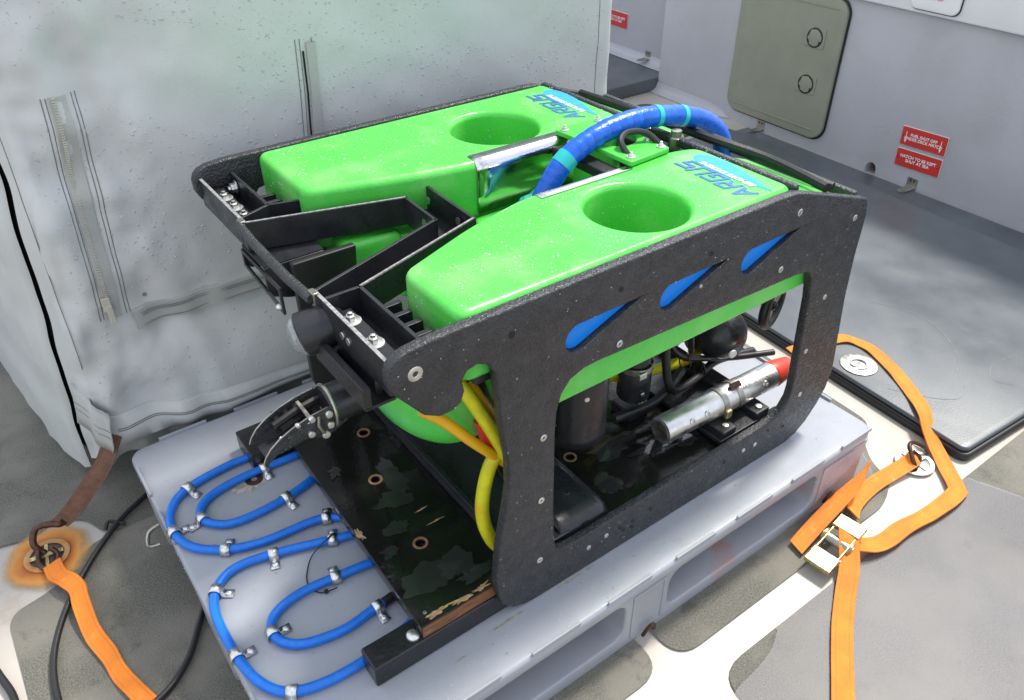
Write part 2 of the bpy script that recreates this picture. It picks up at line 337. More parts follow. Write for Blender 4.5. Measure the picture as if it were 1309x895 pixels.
# standing water on the right-hand panel
pd = [(.60, -.21), (.632, -.166), (.70, -.156), (.745, -.148), (.785, -.130), (.80, -.124), (.95, -.1236), (1.1, -.124), (1.25, -.1236), (1.39, -.125), (1.408, -.145), (1.421, -.174), (1.435, -.21), (1.45, -.24), (1.52, -.31), (1.55, -.55), (1.2, -.75), (.75, -.6), (.58, -.4)]
pd = [tuple(p[:2]) for p in spline([(x, y, 0) for x, y in pd], 5, True)]
p_ = sheet('puddle', [pd], .0062, 'water'); struct(p_)
pd = [tuple(p[:2]) for p in spline([(x, y, 0) for x, y in [(1.215, .0), (1.265, .01), (1.32, .09), (1.375, .14), (1.37, .3), (1.32, .45), (1.26, .5), (1.225, .3)]], 5, True)]
p_ = sheet('puddle', [pd], .0062, 'water'); struct(p_)

# ------------------------------------------------------------------ hatches and wall
t = thing('deck_hatch', 'large dark grey raised deck hatch with black rubber edge against the grey wall', 'hatch', dk(2.0, .75))
HA = radians(-3.8)
def dkm(z): m = Matrix.Rotation(HA, 4, 'Z'); m.translation = (0, 0, z); return m
plate('lid', [rrect(1.449, .004, 2.40, 1.66, .018)], .012, 'hatch', t, dkm(.027), bevel=.004)
plate('rubber_edge', [rrect(1.442, -.004, 2.407, 1.668, .022)], .0205, 'rubber', t, dkm(.0108), bevel=.005)
fl = plate('lifting_ring', [circ(0, 0, .044, 40), circ(0, 0, .031, 32)], .004, 'steeldull', t, Matrix.Translation((1.525, .224, .034)), bevel=.001)
plate('lift_cup', [circ(0, 0, .031, 32)], .0016, 'steel', fl, Matrix.Translation((1.525, .224, .0339)), bevel=.0004)
MB().tube(spline([(1.507, .214, .0375), (1.525, .204, .0375), (1.543, .217, .0375), (1.541, .237, .0375), (1.523, .244, .0375), (1.508, .233, .0375), (1.513, .222, .0375), (1.527, .226, .0375)], 5), .0028, 8).build('handle', 'steel', fl)
G['scuff'] = mat('pale_scuff', (.17, .19, .20), .5, var=.4, vscale=60)
def scratch(pts, wd=.0016, z=.0336):
    mb = MB(); P = spline([(x, y, z) for x, y in pts], 6)
    rows = []
    for i, p in enumerate(P):
        tt = (P[min(i+1, len(P)-1)]-P[max(0, i-1)]).normalized(); nn = Vector((-tt.y, tt.x, 0)); rows.append((p-nn*wd/2, p+nn*wd/2))
    mb.grid(rows); return mb.build('scuff_mark', 'scuff', t, smooth=0)
scratch([(1.80, .38), (1.84, .30), (1.83, .2), (1.75, .10), (1.62, .04)]); scratch([(1.50, .13), (1.55, .05), (1.60, .01), (1.66, .03)]); scratch([(1.86, .36), (1.9, .26), (1.87, .14)], .001)
scratch([(1.75, -.04), (1.73, .0), (1.78, .03), (1.86, .02)], .0012)

WA = math.atan(.0468); WT = Vector((sin(WA), cos(WA), 0)); WN = Vector((-cos(WA), sin(WA), 0)); WB = Vector((2.586, 0, 0))
def wp(s, z, off=0.): return WB+WT*s+WN*off+Vector((0, 0, z))
wall = thing('bulkhead_wall', 'light grey moulded bulkhead wall with olive locker door', 'wall', wp(.4, 0))
def WF(off): return frame(wp(0, 0, off), -WT, (0, 0, 1))     # wall plane: a = -s, b = z, facing the deck
def wplate(name, loops, th, m, parent, off, bevel=.002, **k):
    return plate(name, [[(-a, b) for a, b in lp] for lp in loops], th, m, parent, WF(off), bevel, **k)
scup = [(.907, -.02), (.907, .022), (.913, .036), (.926, .043), (.94, .038), (.95, .022), (.95, -.02)]
wplate('lower_panel', [[(-2.2, -.02), (.907, -.02)]+scup[1:-1]+[(.95, -.02), (2.085, -.02), (2.085, .566), (-2.2, .566)]], .10, 'wall', wall, -.05, .004)
MB().box(wp(.93, .02, -.12), (.02, .1, .09), Matrix.Rotation(-WA, 3, 'Z')).build('scupper_gap_shade', 'dark', wall)
wplate('upper_panel', [[(-2.2, .569), (2.085, .569), (2.085, .74), (-2.2, .74)]], .13, 'whitepanel', wall, -.043, .006)
MB().box(wp(-.06, .36, -.36), (.5, 4.26, .73), Matrix.Rotation(-WA, 3, 'Z')).build('added_coaming_fill', 'whitepanel', wall)  # solid fill behind the panels, added so no sun leaks between them
# cove moulding at the foot of the wall, left part
prof = [(.042, .0), (.036, .003), (.020, .007), (.009, .014), (.003, .026), (0, .04)]
mb = MB(); mb.grid([[wp(s, z*k+.002, o*k+.0005) for o, z in prof] for s, k in ((1.63, .02), (1.66, .5), (1.70, .8), (1.78, 1), (2.085, 1))]); mb.build('cove_moulding', 'wall', wall, smooth=80)
# locker door
dl = rrect(1.155, .052, 1.645, .557, .055, 8)
door = wplate('locker_door', [dl], .018, 'olive', wall, .009, .006, bres=3)
wplate('gasket', [rrect(1.149, .046, 1.651, .563, .06, 8), rrect(1.16, .06, 1.64, .55, .05, 8)], .006, 'rubber', door, .0035, .001)
for z0, z1 in ((.085, .088), (.523, .526)): wplate('rib', [rrect(1.19, z0, 1.61, z1, .0014, 2)], .004, 'olive', door, .0195, .001)
wplate('corner_rib', [rrect(1.60, .165, 1.632, .168, .0014, 2)], .003, 'olive', door, .0192, .001)
for sc, zc in ((1.268, .413), (1.266, .245)):
    hb = wplate('latch', [rrect(sc-.045, zc-.034, sc+.045, zc+.034, .008)], .003, 'olive', door, .0192, .001)
    wplate('latch_recess', [circ(sc, zc, .0355, 24)], .002, 'rubber', hb, .0212, .0006)
    wplate('latch_handle', [[(sc-.031, zc+.006), (sc-.031, zc-.008), (sc-.022, zc-.01), (sc-.02, zc-.024), (sc-.004, zc-.03), (sc+.018, zc-.024), (sc+.02, zc-.012), (sc+.03, zc-.004), (sc+.022, zc+.012), (sc+.018, zc+.026), (sc-.006, zc+.03), (sc-.022, zc+.02)]], .006, 'olive', hb, .0225, .0015)
# socket plate on the white panel
sk = thing('socket_plate', 'white rounded socket cover plate on the white upper wall panel', 'socket', wp(.83, .585, .023))
wplate('cover', [rrect(.76, .583, .925, .76, .022)], .012, 'white', sk, .0285, .004)
wplate('window', [circ(.84, .675, .045, 28)], .004, 'rubber', sk, .0355, .001)
text('lettering', 'ON  OFF', .012, 'red', sk, frame(wp(.84, .622, .035), -WT, (0, 0, 1)))
wplate('gasket', [rrect(.757, .580, .928, .763, .024), rrect(.762, .585, .923, .758, .02)], .004, 'rubber', sk, .0245, .001)
# signs
def sign(s0, s1, z0, z1, body, label, size, tilt=0., bars=False, base=None, group=None):
    ang = radians(tilt); ex = -WT*cos(ang)+Vector((0, 0, 1))*sin(ang); ey = Vector((0, 0, 1))*cos(ang)+WT*sin(ang)
    cpt = base if base else wp((s0+s1)/2, (z0+z1)/2, .001); wd = abs(s1-s0); ht = z1-z0
    sg = thing('safety_sign', label, 'sign', cpt-Vector((0, 0, ht/2)))
    F = frame(cpt+WN*.0025, ex, ey); plate('plate', [rrect(-wd/2, -ht/2, wd/2, ht/2, .003)], .004, 'red', sg, F, .0008)
    plate('white_rim', [rrect(-wd/2-.0012, -ht/2-.0012, wd/2+.0012, ht/2+.0012, .003)], .002, 'white', sg, frame(cpt+WN*.0008, ex, ey), .0004)
    text('lettering', body, size, 'white', sg, frame(cpt+WN*.0049, ex, ey), th=.0004, bold=.0003)
    for sx in (-1, 1):
        if bars:
            b = MB(); o = cpt+WN*.0049+ex*(sx*wd*.39)
            b.box(o, (.0022, .0004, ht*.5), Matrix((ex, -WN, ey)).transposed()); b.add([o+ex*a+ey*c+WN*.0003 for a, c in ((-.004, -.012), (.004, -.012), (0, -.024))], [(0, 1, 2)])
            b.build('arrow', 'white', sg, smooth=0)
        MB().lathe([(.0022, 0), (.0018, .0012), (0, .0013)], cpt+WN*.0045+ex*(sx*wd*.455), WN, 8).build('rivet', 'rubber', sg)
sign(.677, .843, .149, .211, 'FUEL SHUT OFF\nUNDER DECK HATCH', 'red fuel shut off sign with white lettering, above the other red sign', .0142, 2.2, True)
sign(.675, .841, .074, .134, 'HATCH TO BE KEPT\nSHUT AT SEA', 'red sign about keeping the hatch shut, right below the fuel sign', .0150, 2.2)
# fold-up hatch stops at the foot of the wall
def stop(s, z, label):
    st = thing('hatch_stop', label, 'bracket', wp(s, z, .0))
    F = frame(wp(s, z, .0015), -WT, (0, 0, 1)); plate('back_plate', [rrect(-.019, -.002, .019, .036, .004)], .0025, 'steeldull', st, F, .0006)
    F2 = frame(wp(s, z+.0015, .0), -WT, WN); tg = [(-.017, 0.002), (.017, .002), (.015, .055), (.006, .068), (-.006, .068), (-.015, .055)]
    plate('tongue', [tg], .0025, 'steeldull', st, F2, .0006)
    for sx in (-.007, .007): MB().lathe([(.004, 0), (.003, .002), (0, .0023)], wp(s+sx, z+.026, .0027), WN, 8).build('screw', 'bronze', st)
stop(.757, .0085, 'small steel angle bracket on the wall below the two red signs')
stop(1.455, .0085, 'small steel angle bracket on the wall below the olive locker door')
# recess behind the wall corner: farther wall with its own sign, low grey platform
fwall = thing('recess_wall', 'light grey wall of the recess behind the corner, beside the canvas cover', 'wall', (2.8, 3.4, 0))
WB2 = WB.copy(); WB = Vector((2.688, 0, 0))
wplate('panel', [[(2.03, 0), (5, 0), (5, .9), (2.03, .9)]], .1, 'wall', fwall, -.05, .003)
mb = MB(); mb.grid([[wp(s, z+.062, o+.0005) for o, z in prof] for s in (2.1, 4.5)]); mb.build('cove_moulding', 'wall', fwall, smooth=80)
sign(2.435, 2.605, .187, .255, 'HATCH TO BE KEPT\nSHUT AT SEA', 'red hatch sign on the recess wall beside the canvas cover', .0155, 0)
st_ = stop(2.27, .085, 'small steel bracket in the recess beside the wall corner')
WB = WB2
q = thing('recess_platform', 'dark grey flat hatch in the recess behind the wall corner', 'hatch', (2.15, 3.1, 0))
plate('lid', [[(1.5, 2.085), (2.785, 2.085), (2.80, 4.2), (1.5, 4.2)]], .058, 'hatch', q, XY(.031), bevel=.006)
# wall return at the corner, closing the end of the bulkhead
plate('nonskid_panel', [[(2.35, -2.2), (2.66, -2.2), (2.525, 1.668), (2.35, 1.668)]], .004, 'hatch', deck, dkm(.0055), bevel=.001)
plate('nonskid_panel', [rrect(1.42, 1.74, 2.38, 2.13, .05)], .006, 'hatch', deck, dkm(.006), bevel=.002)

# ------------------------------------------------------------------ the canvas-covered gear
tp = thing('canvas_cover', 'wet grey canvas cover draped over tall deck gear beside the pallet', 'canvas cover', (.55, 1.35, 0))
ZT = 1.32
def nse(x, y, z, sc, seed=0): return noise.noise(Vector((x*sc+seed, y*sc-seed, z*sc+seed*.3)))
def xc(z): return -.020+(z-.2)*.072
def tfront(x, z):          # the face towards the pallet
    d = .008*nse(x, 0, z, 3.2, 3)+.004*nse(x*1.0+z*.7, 0, z*.35-x*.2, 9, 9)+.0012*nse(x-z*.8, 0, z*.6+x*.3, 21, 4)+.004*abs(nse(x*.8+z*1.3, 1, x*.3-z*.2, 7, 15))
    e = max(0, 1-(x-xc(z))/.27)            # creased near the corner
    d += e*(.016*sin((x*62+z*16))*0.5+.026*nse(x*2.2, 0, z*1.3, 9, 5)+.010*abs(nse(x*3, 0, z*2.5, 9, 25)))
    y = .832-.012*sin(pi*min(1, max(0, (z-.15)/.9)))-.030*math.exp(-((z-.27)/.09)**2)*min(1, max(.15, (x)/.2))+d
    if z < .21: y += (.21-z)*.28
    return Vector((x, y, z))
NX, NZ = 150, 110
def zb(x): return .148 if x < .6 else .10
rows = []
for j in range(NZ+1):
    row = []
    for i in range(NX+1):
        u = i/NX; v = j/NZ; z = zb(1)+(ZT-zb(1))*v
        x0 = xc(z); x = x0+(1.178-x0)*u; row.append(tfront(x, z))
    # round the right-hand corner and run back
    for k in range(1, 7):
        a = k/6*pi/2; row.append(Vector((1.178+.03*sin(a)+.003*nse(k, 0, z, 6), row[NX].y+.03*(1-cos(a)), z)))
    for k in range(1, 13): row.append(Vector((1.208+.012*nse(k*.1, 1, z, 7), .86+.09*k, z)))
    # left: fold round the corner towards the slit
    lead = []
    yc = row[0].y
    for k in range(1, 7):
        a = k/6*pi/2; lead.append(Vector((x0-.022*sin(a)+.004*nse(k*.3, 0, z, 9, 2), yc+.030*(1-cos(a))+.004*k*.3, z)))
    sl_ = .85+.035*(1-v)+.008*nse(0, 2, z, 6, 4)
    last = lead[-1]; lead.append(Vector((last.x-.010+.004*nse(1, 1, z, 12, 8), sl_+.02, z)))
    rows.append(lead[::-1]+row)
mb = MB().grid(rows); front_panel = mb.build('front_panel', 'tarp', tp, smooth=180)
SLIT = [r[0].copy() for r in rows]
srows = []
for j, p in enumerate(SLIT):
    z = p.z; zz = z if j else .06
    g = .022+.008*nse(3, 1, z, 7, 1)
    r = [Vector((p.x-.006, p.y+g+.004, zz)), Vector((p.x-.016-.004*nse(1, 2, z, 11), p.y+g+.008, zz)), Vector((p.x-.022, p.y+g+.03, zz))]
    for k in range(1, 26):
        t_ = k/25; r.append(Vector((p.x-.022-.115*t_**.8+.012*nse(t_*3, 1, z*1.5, 3, 6)+.006*nse(t_*8, 0, z*3, 4, 2)+.03*(z-.2)*t_, p.y+g+.03+1.05*t_, zz-(.09*(1-z/ZT)*t_**.6))))
    srows.append(r)
MB().grid(srows).build('side_panel', 'tarp', tp, smooth=180)
top = [[rows[-1][i].lerp(Vector((rows[-1][i].x, 1.9, ZT+.03)), k/6) for i in range(0, len(rows[-1]), 4)] for k in range(7)]
MB().grid(top).build('top_panel', 'tarp', tp, smooth=180)
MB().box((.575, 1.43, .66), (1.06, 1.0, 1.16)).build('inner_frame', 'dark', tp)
MB().grid([[p+Vector((.012, .006, 0)), p+Vector((-.006, .060, 0))] for p in SLIT]).build('slit_shade', 'dark', tp, smooth=0)  # dark strip behind the slit, paints in the shade of the gap
# seams, zip, flaps
def tline(pts, off=.0012): return [tfront(x, z)+Vector((0, -off, 0)) for x, z in pts]
def lin(a, b, n): return [(a[0]+(b[0]-a[0])*k/n, a[1]+(b[1]-a[1])*k/n) for k in range(n+1)]
def seam(a, b, parent=tp): return MB().tube(tline(lin(a, b, 40), .0004 if parent is tp else .0100), .0008, 5).build('stitching', 'thread', parent)
def strip(name, a, b, wd, m, lift=.004, n=40, taper=1., ruffle=.0):
    d = Vector((b[0]-a[0], b[1]-a[1])).normalized(); nn = Vector((-d.y, d.x)); r = []
    for k, (x, z) in enumerate(lin(a, b, n)):
        ws = wd*(1+(taper-1)*k/n); wv = ruffle*nse(x*9, 0, z*9, 2, 7)
        r.append([tfront(x+nn.x*ws*q, z+nn.y*ws*q)+Vector((0, -(lift if 0 < h < 3 else -.002)-wv, 0)) for h, q in enumerate((-.52, -.5, .5, .52))])
    return MB().grid(r).build(name, m, tp, smooth=30)
zp = strip('zip_tape', (.083, .815), (.0575, .435), .026, 'tarphem', .003)
mb = MB()
for k in range(95):
    x = .083+(.0575-.083)*k/95; z = .815+(.435-.815)*k/95; mb.box(tfront(x-.006, z)+Vector((0, -.0042, 0)), (.0052, .003, .0022))
mb.build('zip_teeth', 'zip', zp, smooth=0)
sx_ = tfront(.052, .468)
mb = MB().box(sx_+Vector((.0, -.008, 0)), (.014, .006, .026)).box(sx_+Vector((.002, -.011, -.02)), (.010, .003, .036)); mb.build('zip_slider', 'zip', zp, bevel=.0015)
fl = strip('hem_flap', (.088, .419), (.43, .411), .034, 'tarphem', .009, ruffle=.006)
for o in (.010, .006, -.012): seam((.092, .419+o), (.43, .411+o), fl)
for o in (-.016, -.022, .022, .028): seam((.083+o, .815), (.0575+o, .435))
s2 = strip('seam_flap', (.4925, .828), (.478, .60), .016, 'tarphem', .005)
for o in (-.026, -.018, .004): seam((.4925+o, .835), (.476+o, .58))
mb = MB(); mb.grid([[tfront(x-.010, z)+Vector((0, -.0016, 0)), tfront(x-.0135, z)+Vector((0, -.0016, 0))] for x, z in lin((.4895, .815), (.4785, .62), 30)]); mb.build('seam_gap_shade', 'dark', tp, smooth=0)
seam((-.006, .80), (-.02, .24)); seam((1.155, 1.0), (1.155, .2))
# hem at the foot of the front face: a sloping band with a double seam
r = []
for k in range(61):
    t_ = k/60; x = -.03+.60*t_
    z1 = .232-.045*t_; z0 = .158+.01*sin(x*23)*.3
    ya = tfront(x, max(z1, .16)).y-.004
    r.append([Vector((x, ya+.004, z1+.002)), Vector((x, ya-.002-.004*nse(x, 1, 0, 9), z1)), Vector((x, ya-.008-.006*nse(x, 1, 0, 7), (z0+z1)/2)), Vector((x, min(ya+.010, .826), z0)), Vector((x, min(ya+.016, .835), z0-.004))])
hm = MB().grid(r).build('foot_hem', 'tarp', tp, smooth=60)
mb = MB().tube([a[1].lerp(a[2], .7)+Vector((0, -.001, 0)) for a in r[3:50]], .0009, 5); mb.build('stitching', 'thread', hm)
mb = MB().tube([a[1].lerp(a[2], .82)+Vector((0, -.001, 0)) for a in r[3:50]], .0009, 5); mb.build('stitching', 'thread', hm)
# pale patch sewn round the bottom corner
r = []
for k in range(9):
    t_ = k/8; a = radians(-35+125*t_); x = -.010-.030*t_+.004*sin(k*1.3); y = .800+.075*t_**1.6
    r.append([Vector((x-.012, y+.006, .163+.045*t_)), Vector((x-.008, y-.006, .185+.05*t_)), Vector((x-.002, y-.008+.004*sin(k), .232+.048*t_)), Vector((x+.004, y+.004, .246+.05*t_))])
cp = MB().grid(r).build('corner_patch', 'tarphem', tp, smooth=60, solid=.002)
for q in (.3, .62): MB().tube([a[1].lerp(a[2], q)+Vector((-.001, -.0025, 0)) for a in r], .0007, 5).build('stitching', 'thread', cp)
MB().lathe([(.004, 0), (.0035, .0015), (.0015, .0016), (.0012, -.001)], tfront(.118, .452)+Vector((0, -.0005, 0)), (0, -1, 0), 10).build('eyelet', 'steeldull', tp)
smp = []
for k in range(8500):
    z = random.uniform(.2, 1.0); x = random.uniform(xc(z)+.01, 1.17)
    if z < .5 and random.random() < .55: continue
    if nse(x, 0, z, 4, 11) < -.22: continue
    smp.append((tfront(x, z), (0, -1, .15)))
drops('water_drops', tp, smp, .0007, .0029)

# ------------------------------------------------------------------ the pallet
PL = thing('plastic_pallet', 'pale grey plastic pallet carrying the green underwater robot', 'pallet', (.6, .4, 0))
plate('top_deck', [rrect(0, 0, 1.2, .8, .028)], .024, 'pallet', PL, XY(.148), bevel=.007, bres=3)
for y0, y1 in ((.006, .105), (.345, .455), (.695, .794)):
    lo = [(.008, .0), (1.192, .0), (1.197, .1355), (.003, .1355)]
    hole = lambda a, b: rrect(a, .032, b, .122, .026, 5)
    sg = plate('stringer', [lo, hole(.15, .55), hole(.65, 1.045)], y1-y0, 'palletfoot', PL, XZ((y0+y1)/2), bevel=.004)
    if y0 < .1:
        for a, b in ((.565, .638),):
            plate('moulded_frame', [[(a, .02), (b, .02), (b, .125), (a, .125)], [(a+.004, .024), (b-.004, .024), (b-.004, .121), (a+.004, .121)]], .003, 'palletfoot', sg, XZ(y0-.0005), bevel=.0008)
for xa in (.0035, 1.1445): # foot returns at the ends
    for y0, y1 in ((.0, .14), (.31, .49), (.66, .80)):
        lo = [(y0+.02, .004), (y1-.02, .004), (y1-.002, .1345), (y0+.002, .1345)]
        plate('foot', [lo], .05, 'palletfoot', PL, frame((xa+.026, 0, 0), (0, 1, 0), (0, 0, 1)), bevel=.005)
G['pinkgrey'] = mat('pinkish_grey_plastic', (.42, .33, .34), .4, var=.12, vscale=14, col2=(.40, .38, .42), cscale=12, cpos=(.45, .65), bump=.15)
plate('foot_panel', [[(1.058, .01), (1.186, .01), (1.190, .125), (1.058, .125)]], .004, 'pinkgrey', PL, XZ(.0055), bevel=.001)  # thin panel giving the right-hand foot a pinkish grey tone
x = .06
while x < 1.12:
    for yy in (.0025, .7975): MB().box((x+.045, yy, .1625), (.092, .005, .007)).build('edge_lip', 'pallet', PL, bevel=.001)
    x += .148
for y in (.10, .245, .52, .655):
    MB().box((.0025, y+.045, .1625), (.005, .088, .007)).build('edge_lip', 'pallet', PL, bevel=.001)
    MB().box((1.1975, y+.045, .1625), (.005, .088, .007)).build('edge_lip', 'pallet', PL, bevel=.001)
wsh = plate('rusty_washer', [circ(.166, .588, .016, 20), circ(.166, .588, .006, 12)], .002, 'bronze', PL, XY(.1613), bevel=.0004)
def blob(cx, cy, rx, ry, seed, n=28, am=.3):      # a puddle-like outline
    n = max(n, 64); o = []
    for k in range(n):
        a = 2*pi*k/n; v = Vector((cos(a), sin(a), 0))
        r = 1+am*1.5*noise.noise(v*1.2+Vector((seed, seed*.7, 3)))+am*.9*noise.noise(v*3.1+Vector((seed*1.3, 5, seed)))
        r = max(.25, r); o.append((cx+rx*r*cos(a), cy+ry*r*sin(a)))
    return o
G['ruststain'] = mat('rust_stain_on_pallet', (.40, .33, .20), .5, var=.3, vscale=90, col2=(.45, .46, .48), cscale=60, cpos=(.46, .56))
for i, (cx, cy, rx, ry) in enumerate(((.160, .583, .030, .021), (.135, .579, .013, .011))):
    plate('rust_stain', [blob(cx, cy, rx, ry, 3+i)], .0, 'ruststain', PL, XY(.1603+.0002*i), bevel=0)
for x, y, z in ((.601, .001, .013), (1.088, .001, .03)):   # brass lugs at the foot of the pallet
    MB().tube(spline([(x-.012, y-.004, z+.002), (x-.008, y-.008, z+.02), (x, y-.010, z+.028), (x+.008, y-.008, z+.02), (x+.012, y-.004, z+.002)], 4), .0035, 7).build('lashing_lug', 'bronze', PL)
MB().tube(spline([(-.001, .672, .075), (-.022, .668, .07), (-.03, .655, .052), (-.012, .65, .05)], 5), .004, 8).build('lashing_lug', 'steeldull', PL)
smp = [(( random.uniform(.02, 1.18), random.uniform(.01, .07), .1602), (0, 0, 1)) for k in range(160)]+[((-.0002+random.uniform(-.001, .0), random.uniform(.05, .75), random.uniform(.138, .158)), (-1, 0, .2)) for k in range(120)]+[((1.12+random.uniform(-.1, .07), .0005, random.uniform(.03, .13)), (0, -1, 0)) for k in range(160)]
drops('water_drops', PL, smp, .0006, .0018)

G['grime'] = mat('brown_grime', (.30, .28, .235), .6, var=.4, vscale=90)
for cx, cy, rx, ry, sd_ in ((.50, .073, .04, .0020, 2), (.36, .072, .03, .002, 8), (.27, .060, .008, .0016, 14)):
    plate('grime_streak', [blob(cx, cy, rx, ry, sd_, 80, .6)], .0, 'grime', PL, XY(.16035), bevel=0)
for k in range(46):
    x, y = (random.uniform(.03, .22), random.uniform(.17, .7)) if k < 30 else (random.uniform(.2, 1.1), random.uniform(.012, .06)); r_ = random.uniform(.0006, .0020)
    plate('grime_fleck', [blob(x, y, r_*random.uniform(.6, 2), r_, k*1.7, 12, .4)[::5]], .0, 'grime', PL, XY(.1604), bevel=0)
# blue hoses clipped to the pallet
HZ = .1685
def pclip(x, y, ang, side, parent, mm='steel'):
    """a P-clip: strap bent over the hose plus a screwed tab; ang = hose direction, side = which way the tab points"""
    ang += random.uniform(-.1, .1); tx = Vector((cos(ang), sin(ang), 0)); sd_ = Vector((-sin(ang), cos(ang), 0))*side; o = Vector((x, y, 0)); rad = .0092
    r = []
    pr = [(rad*cos(radians(a)), HZ+rad*sin(radians(a))) for a in range(180, -1, -20)]+[(rad+.0012, .1622), (rad+.018, .1620)]
    for d, z in [(-rad, .1612)]+pr: r.append([o+sd_*d+tx*q+Vector((0, 0, z)) for q in (-.0075, .0075)])
    c = MB().grid(r).build('pipe_clip', mm, parent, smooth=50, solid=.0012)
    MB().lathe([(.0060, 0), (.0058, .0016), (.0042, .0032), (.0018, .0036), (.0014, .0026), (0, .0026)], o+sd_*(rad+.010)+Vector((0, 0, .163)), (0, 0, 1), 10).build('screw', 'steel', c)
def hose(pts, label, clips, dark=None):
    P = spline([(x, y, HZ) for x, y in pts], 9)
    h = MB().tube(P, .0075, 12).build('blue_hose', 'hose'); tag(h, label, 'hose', 'blue hose loops clipped to the pallet')
    if dark:
        seg = [p for p in P if dark[0] < p.x and p.y < dark[1]][-14:]; MB().tube(seg, .0079, 12).build('black_sleeve', 'cable', h)
    for i, side in clips:
        q = min(range(len(P)), key=lambda k: (P[k]-Vector((*i, HZ))).length); a, b = P[max(q-1, 0)], P[min(q+1, len(P)-1)]
        pclip(P[q].x, P[q].y, math.atan2(b.y-a.y, b.x-a.x), side, h)
hose([(.30, .632), (.188, .640), (.136, .642), (.06, .628), (.022, .596), (.008, .545), (.022, .492), (.066, .452), (.125, .431), (.20, .425), (.236, .414), (.262, .39)], 'outer blue hose loop beside the gripper, looped around the smaller loop', [((.192, .64), 1), ((.058, .627), 1), ((.007, .54), 1), ((.066, .449), 1), ((.228, .418), 1)])
hose([(.31, .596), (.246, .594), (.19, .597), (.119, .594), (.075, .579), (.057, .55), (.066, .522), (.10, .500), (.168, .499), (.242, .515), (.31, .55)], 'small blue hose loop round a rusty washer, inside the loop by the gripper', [((.19, .595), 1), ((.056, .54), -1), ((.193, .507), -1)])
hose([(.31, .342), (.24, .360), (.125, .397), (.063, .406), (.026, .384), (.009, .342), (.007, .279), (.012, .22), (.026, .178), (.05, .152), (.097, .137), (.164, .136), (.238, .150), (.30, .17)], 'outer blue hose loop running under the black beam and along the pallet edge', [((.218, .37), -1), ((.125, .396), 1), ((.023, .381), 1), ((.009, .255), 1), ((.05, .153), -1)])
hose([(.31, .27), (.244, .286), (.186, .294), (.13, .299), (.085, .288), (.066, .263), (.071, .234), (.098, .211), (.153, .199), (.202, .204), (.25, .209), (.31, .215)], 'small blue hose loop with a black sleeve and a loose cable tie', [((.187, .291), -1), ((.066, .258), 1), ((.213, .206), -1)], dark=(.185, .215))
ct = MB().tube(spline([(.222, .369, .178), (.212, .366, .180), (.176, .359, .166), (.155, .335, .163), (.146, .313, .163), (.150, .292, .163), (.160, .281, .164), (.180, .277, .165)], 5), .0011, 6).build('cable_tie', 'cable')
tag(ct, 'thin black cable tie lying loose between two blue hose loops', 'cable tie')
MB().box((.163, .281, .1645), (.006, .005, .005)).build('tie_head', 'cable', ct)

# ------------------------------------------------------------------ skid base: two beams and a plywood board
SK = thing('skid_base', 'wet black plywood skid board on two black beams under the robot', 'skid', (.6, .39, .16))
MB().box((.60, .1125, .1815), (.90, .043, .041)).build('beam', 'beam', SK, bevel=.003)
MB().box((.625, .645, .1815), (.90, .08, .041)).build('beam', 'beam', SK, bevel=.003)
hs = [(.318, .395), (.358, .514), (.308, .23), (.70, .30), (.62, .24)]
bo = plate('board', [[(.229, .0965), (.965, .0985), (.965, .672), (.244, .672)]]+[circ(a, b, .0075, 14) for a, b in hs], .022, 'ply', SK, XY(.2135), bevel=.001)
MB().box((.597, .0957, .2125), (.733, .0016, .0205)).build('ply_edge', 'plyedge', bo)
R_ = Matrix.Rotation(-math.atan2(.015, .575), 3, 'Z')
for i, (a, b) in enumerate(hs):
    MB().lathe([(.0125, .0001), (.0120, .0010), (.0085, .0008), (.0074, -.012)], (a, b, .2246), (0, 0, 1), 18, False).build('worn_hole', 'wood', bo)
G['woodchip'] = mat('chipped_wood', (.42, .27, .14), .7, var=.4, vscale=120)
for cx, cy, rx, ry in ((.262, .106, .022, .006), (.30, .1035, .02, .005), (.335, .104, .018, .006), (.345, .29, .012, .003), (.352, .255, .016, .0022), (.24, .30, .004, .02)):
    plate('wood_chip', [blob(cx, cy, rx*.9, ry*.7, cx*40, 90, .8)], .0, 'woodchip', bo, XY(.22475), bevel=0)
MB().lathe([(.0105, 0), (.0105, .0015), (.0085, .0045), (.004, .0062), (0, .0065)], (.221, .108, .202), (0, 0, 1), 16).build('bolt', 'steel', SK)
MB().lathe([(.0032, 0), (.003, .0012), (0, .0016)], (.247, .116, .2246), (0, 0, 1), 10).build('screw', 'steel', bo)
fz = .2251
for i, (cx, cy, rx, ry) in enumerate(((.345, .385, .02, .045), (.325, .335, .03, .018), (.285, .165, .04, .026), (.33, .16, .03, .03), (.29, .28, .02, .012), (.40, .47, .012, .03), (.70, .22, .05, .025), (.76, .17, .04, .015), (.63, .16, .02, .03), (.82, .15, .025, .012), (.345, .13, .03, .01), (.26, .24, .012, .012), (.27, .45, .01, .014))):
    stuff(plate('water_film', [blob(cx, cy, rx, ry, 31+i*2.3, 90, .5)], .0, 'film', bo, XY(fz+.00012*i), bevel=0))

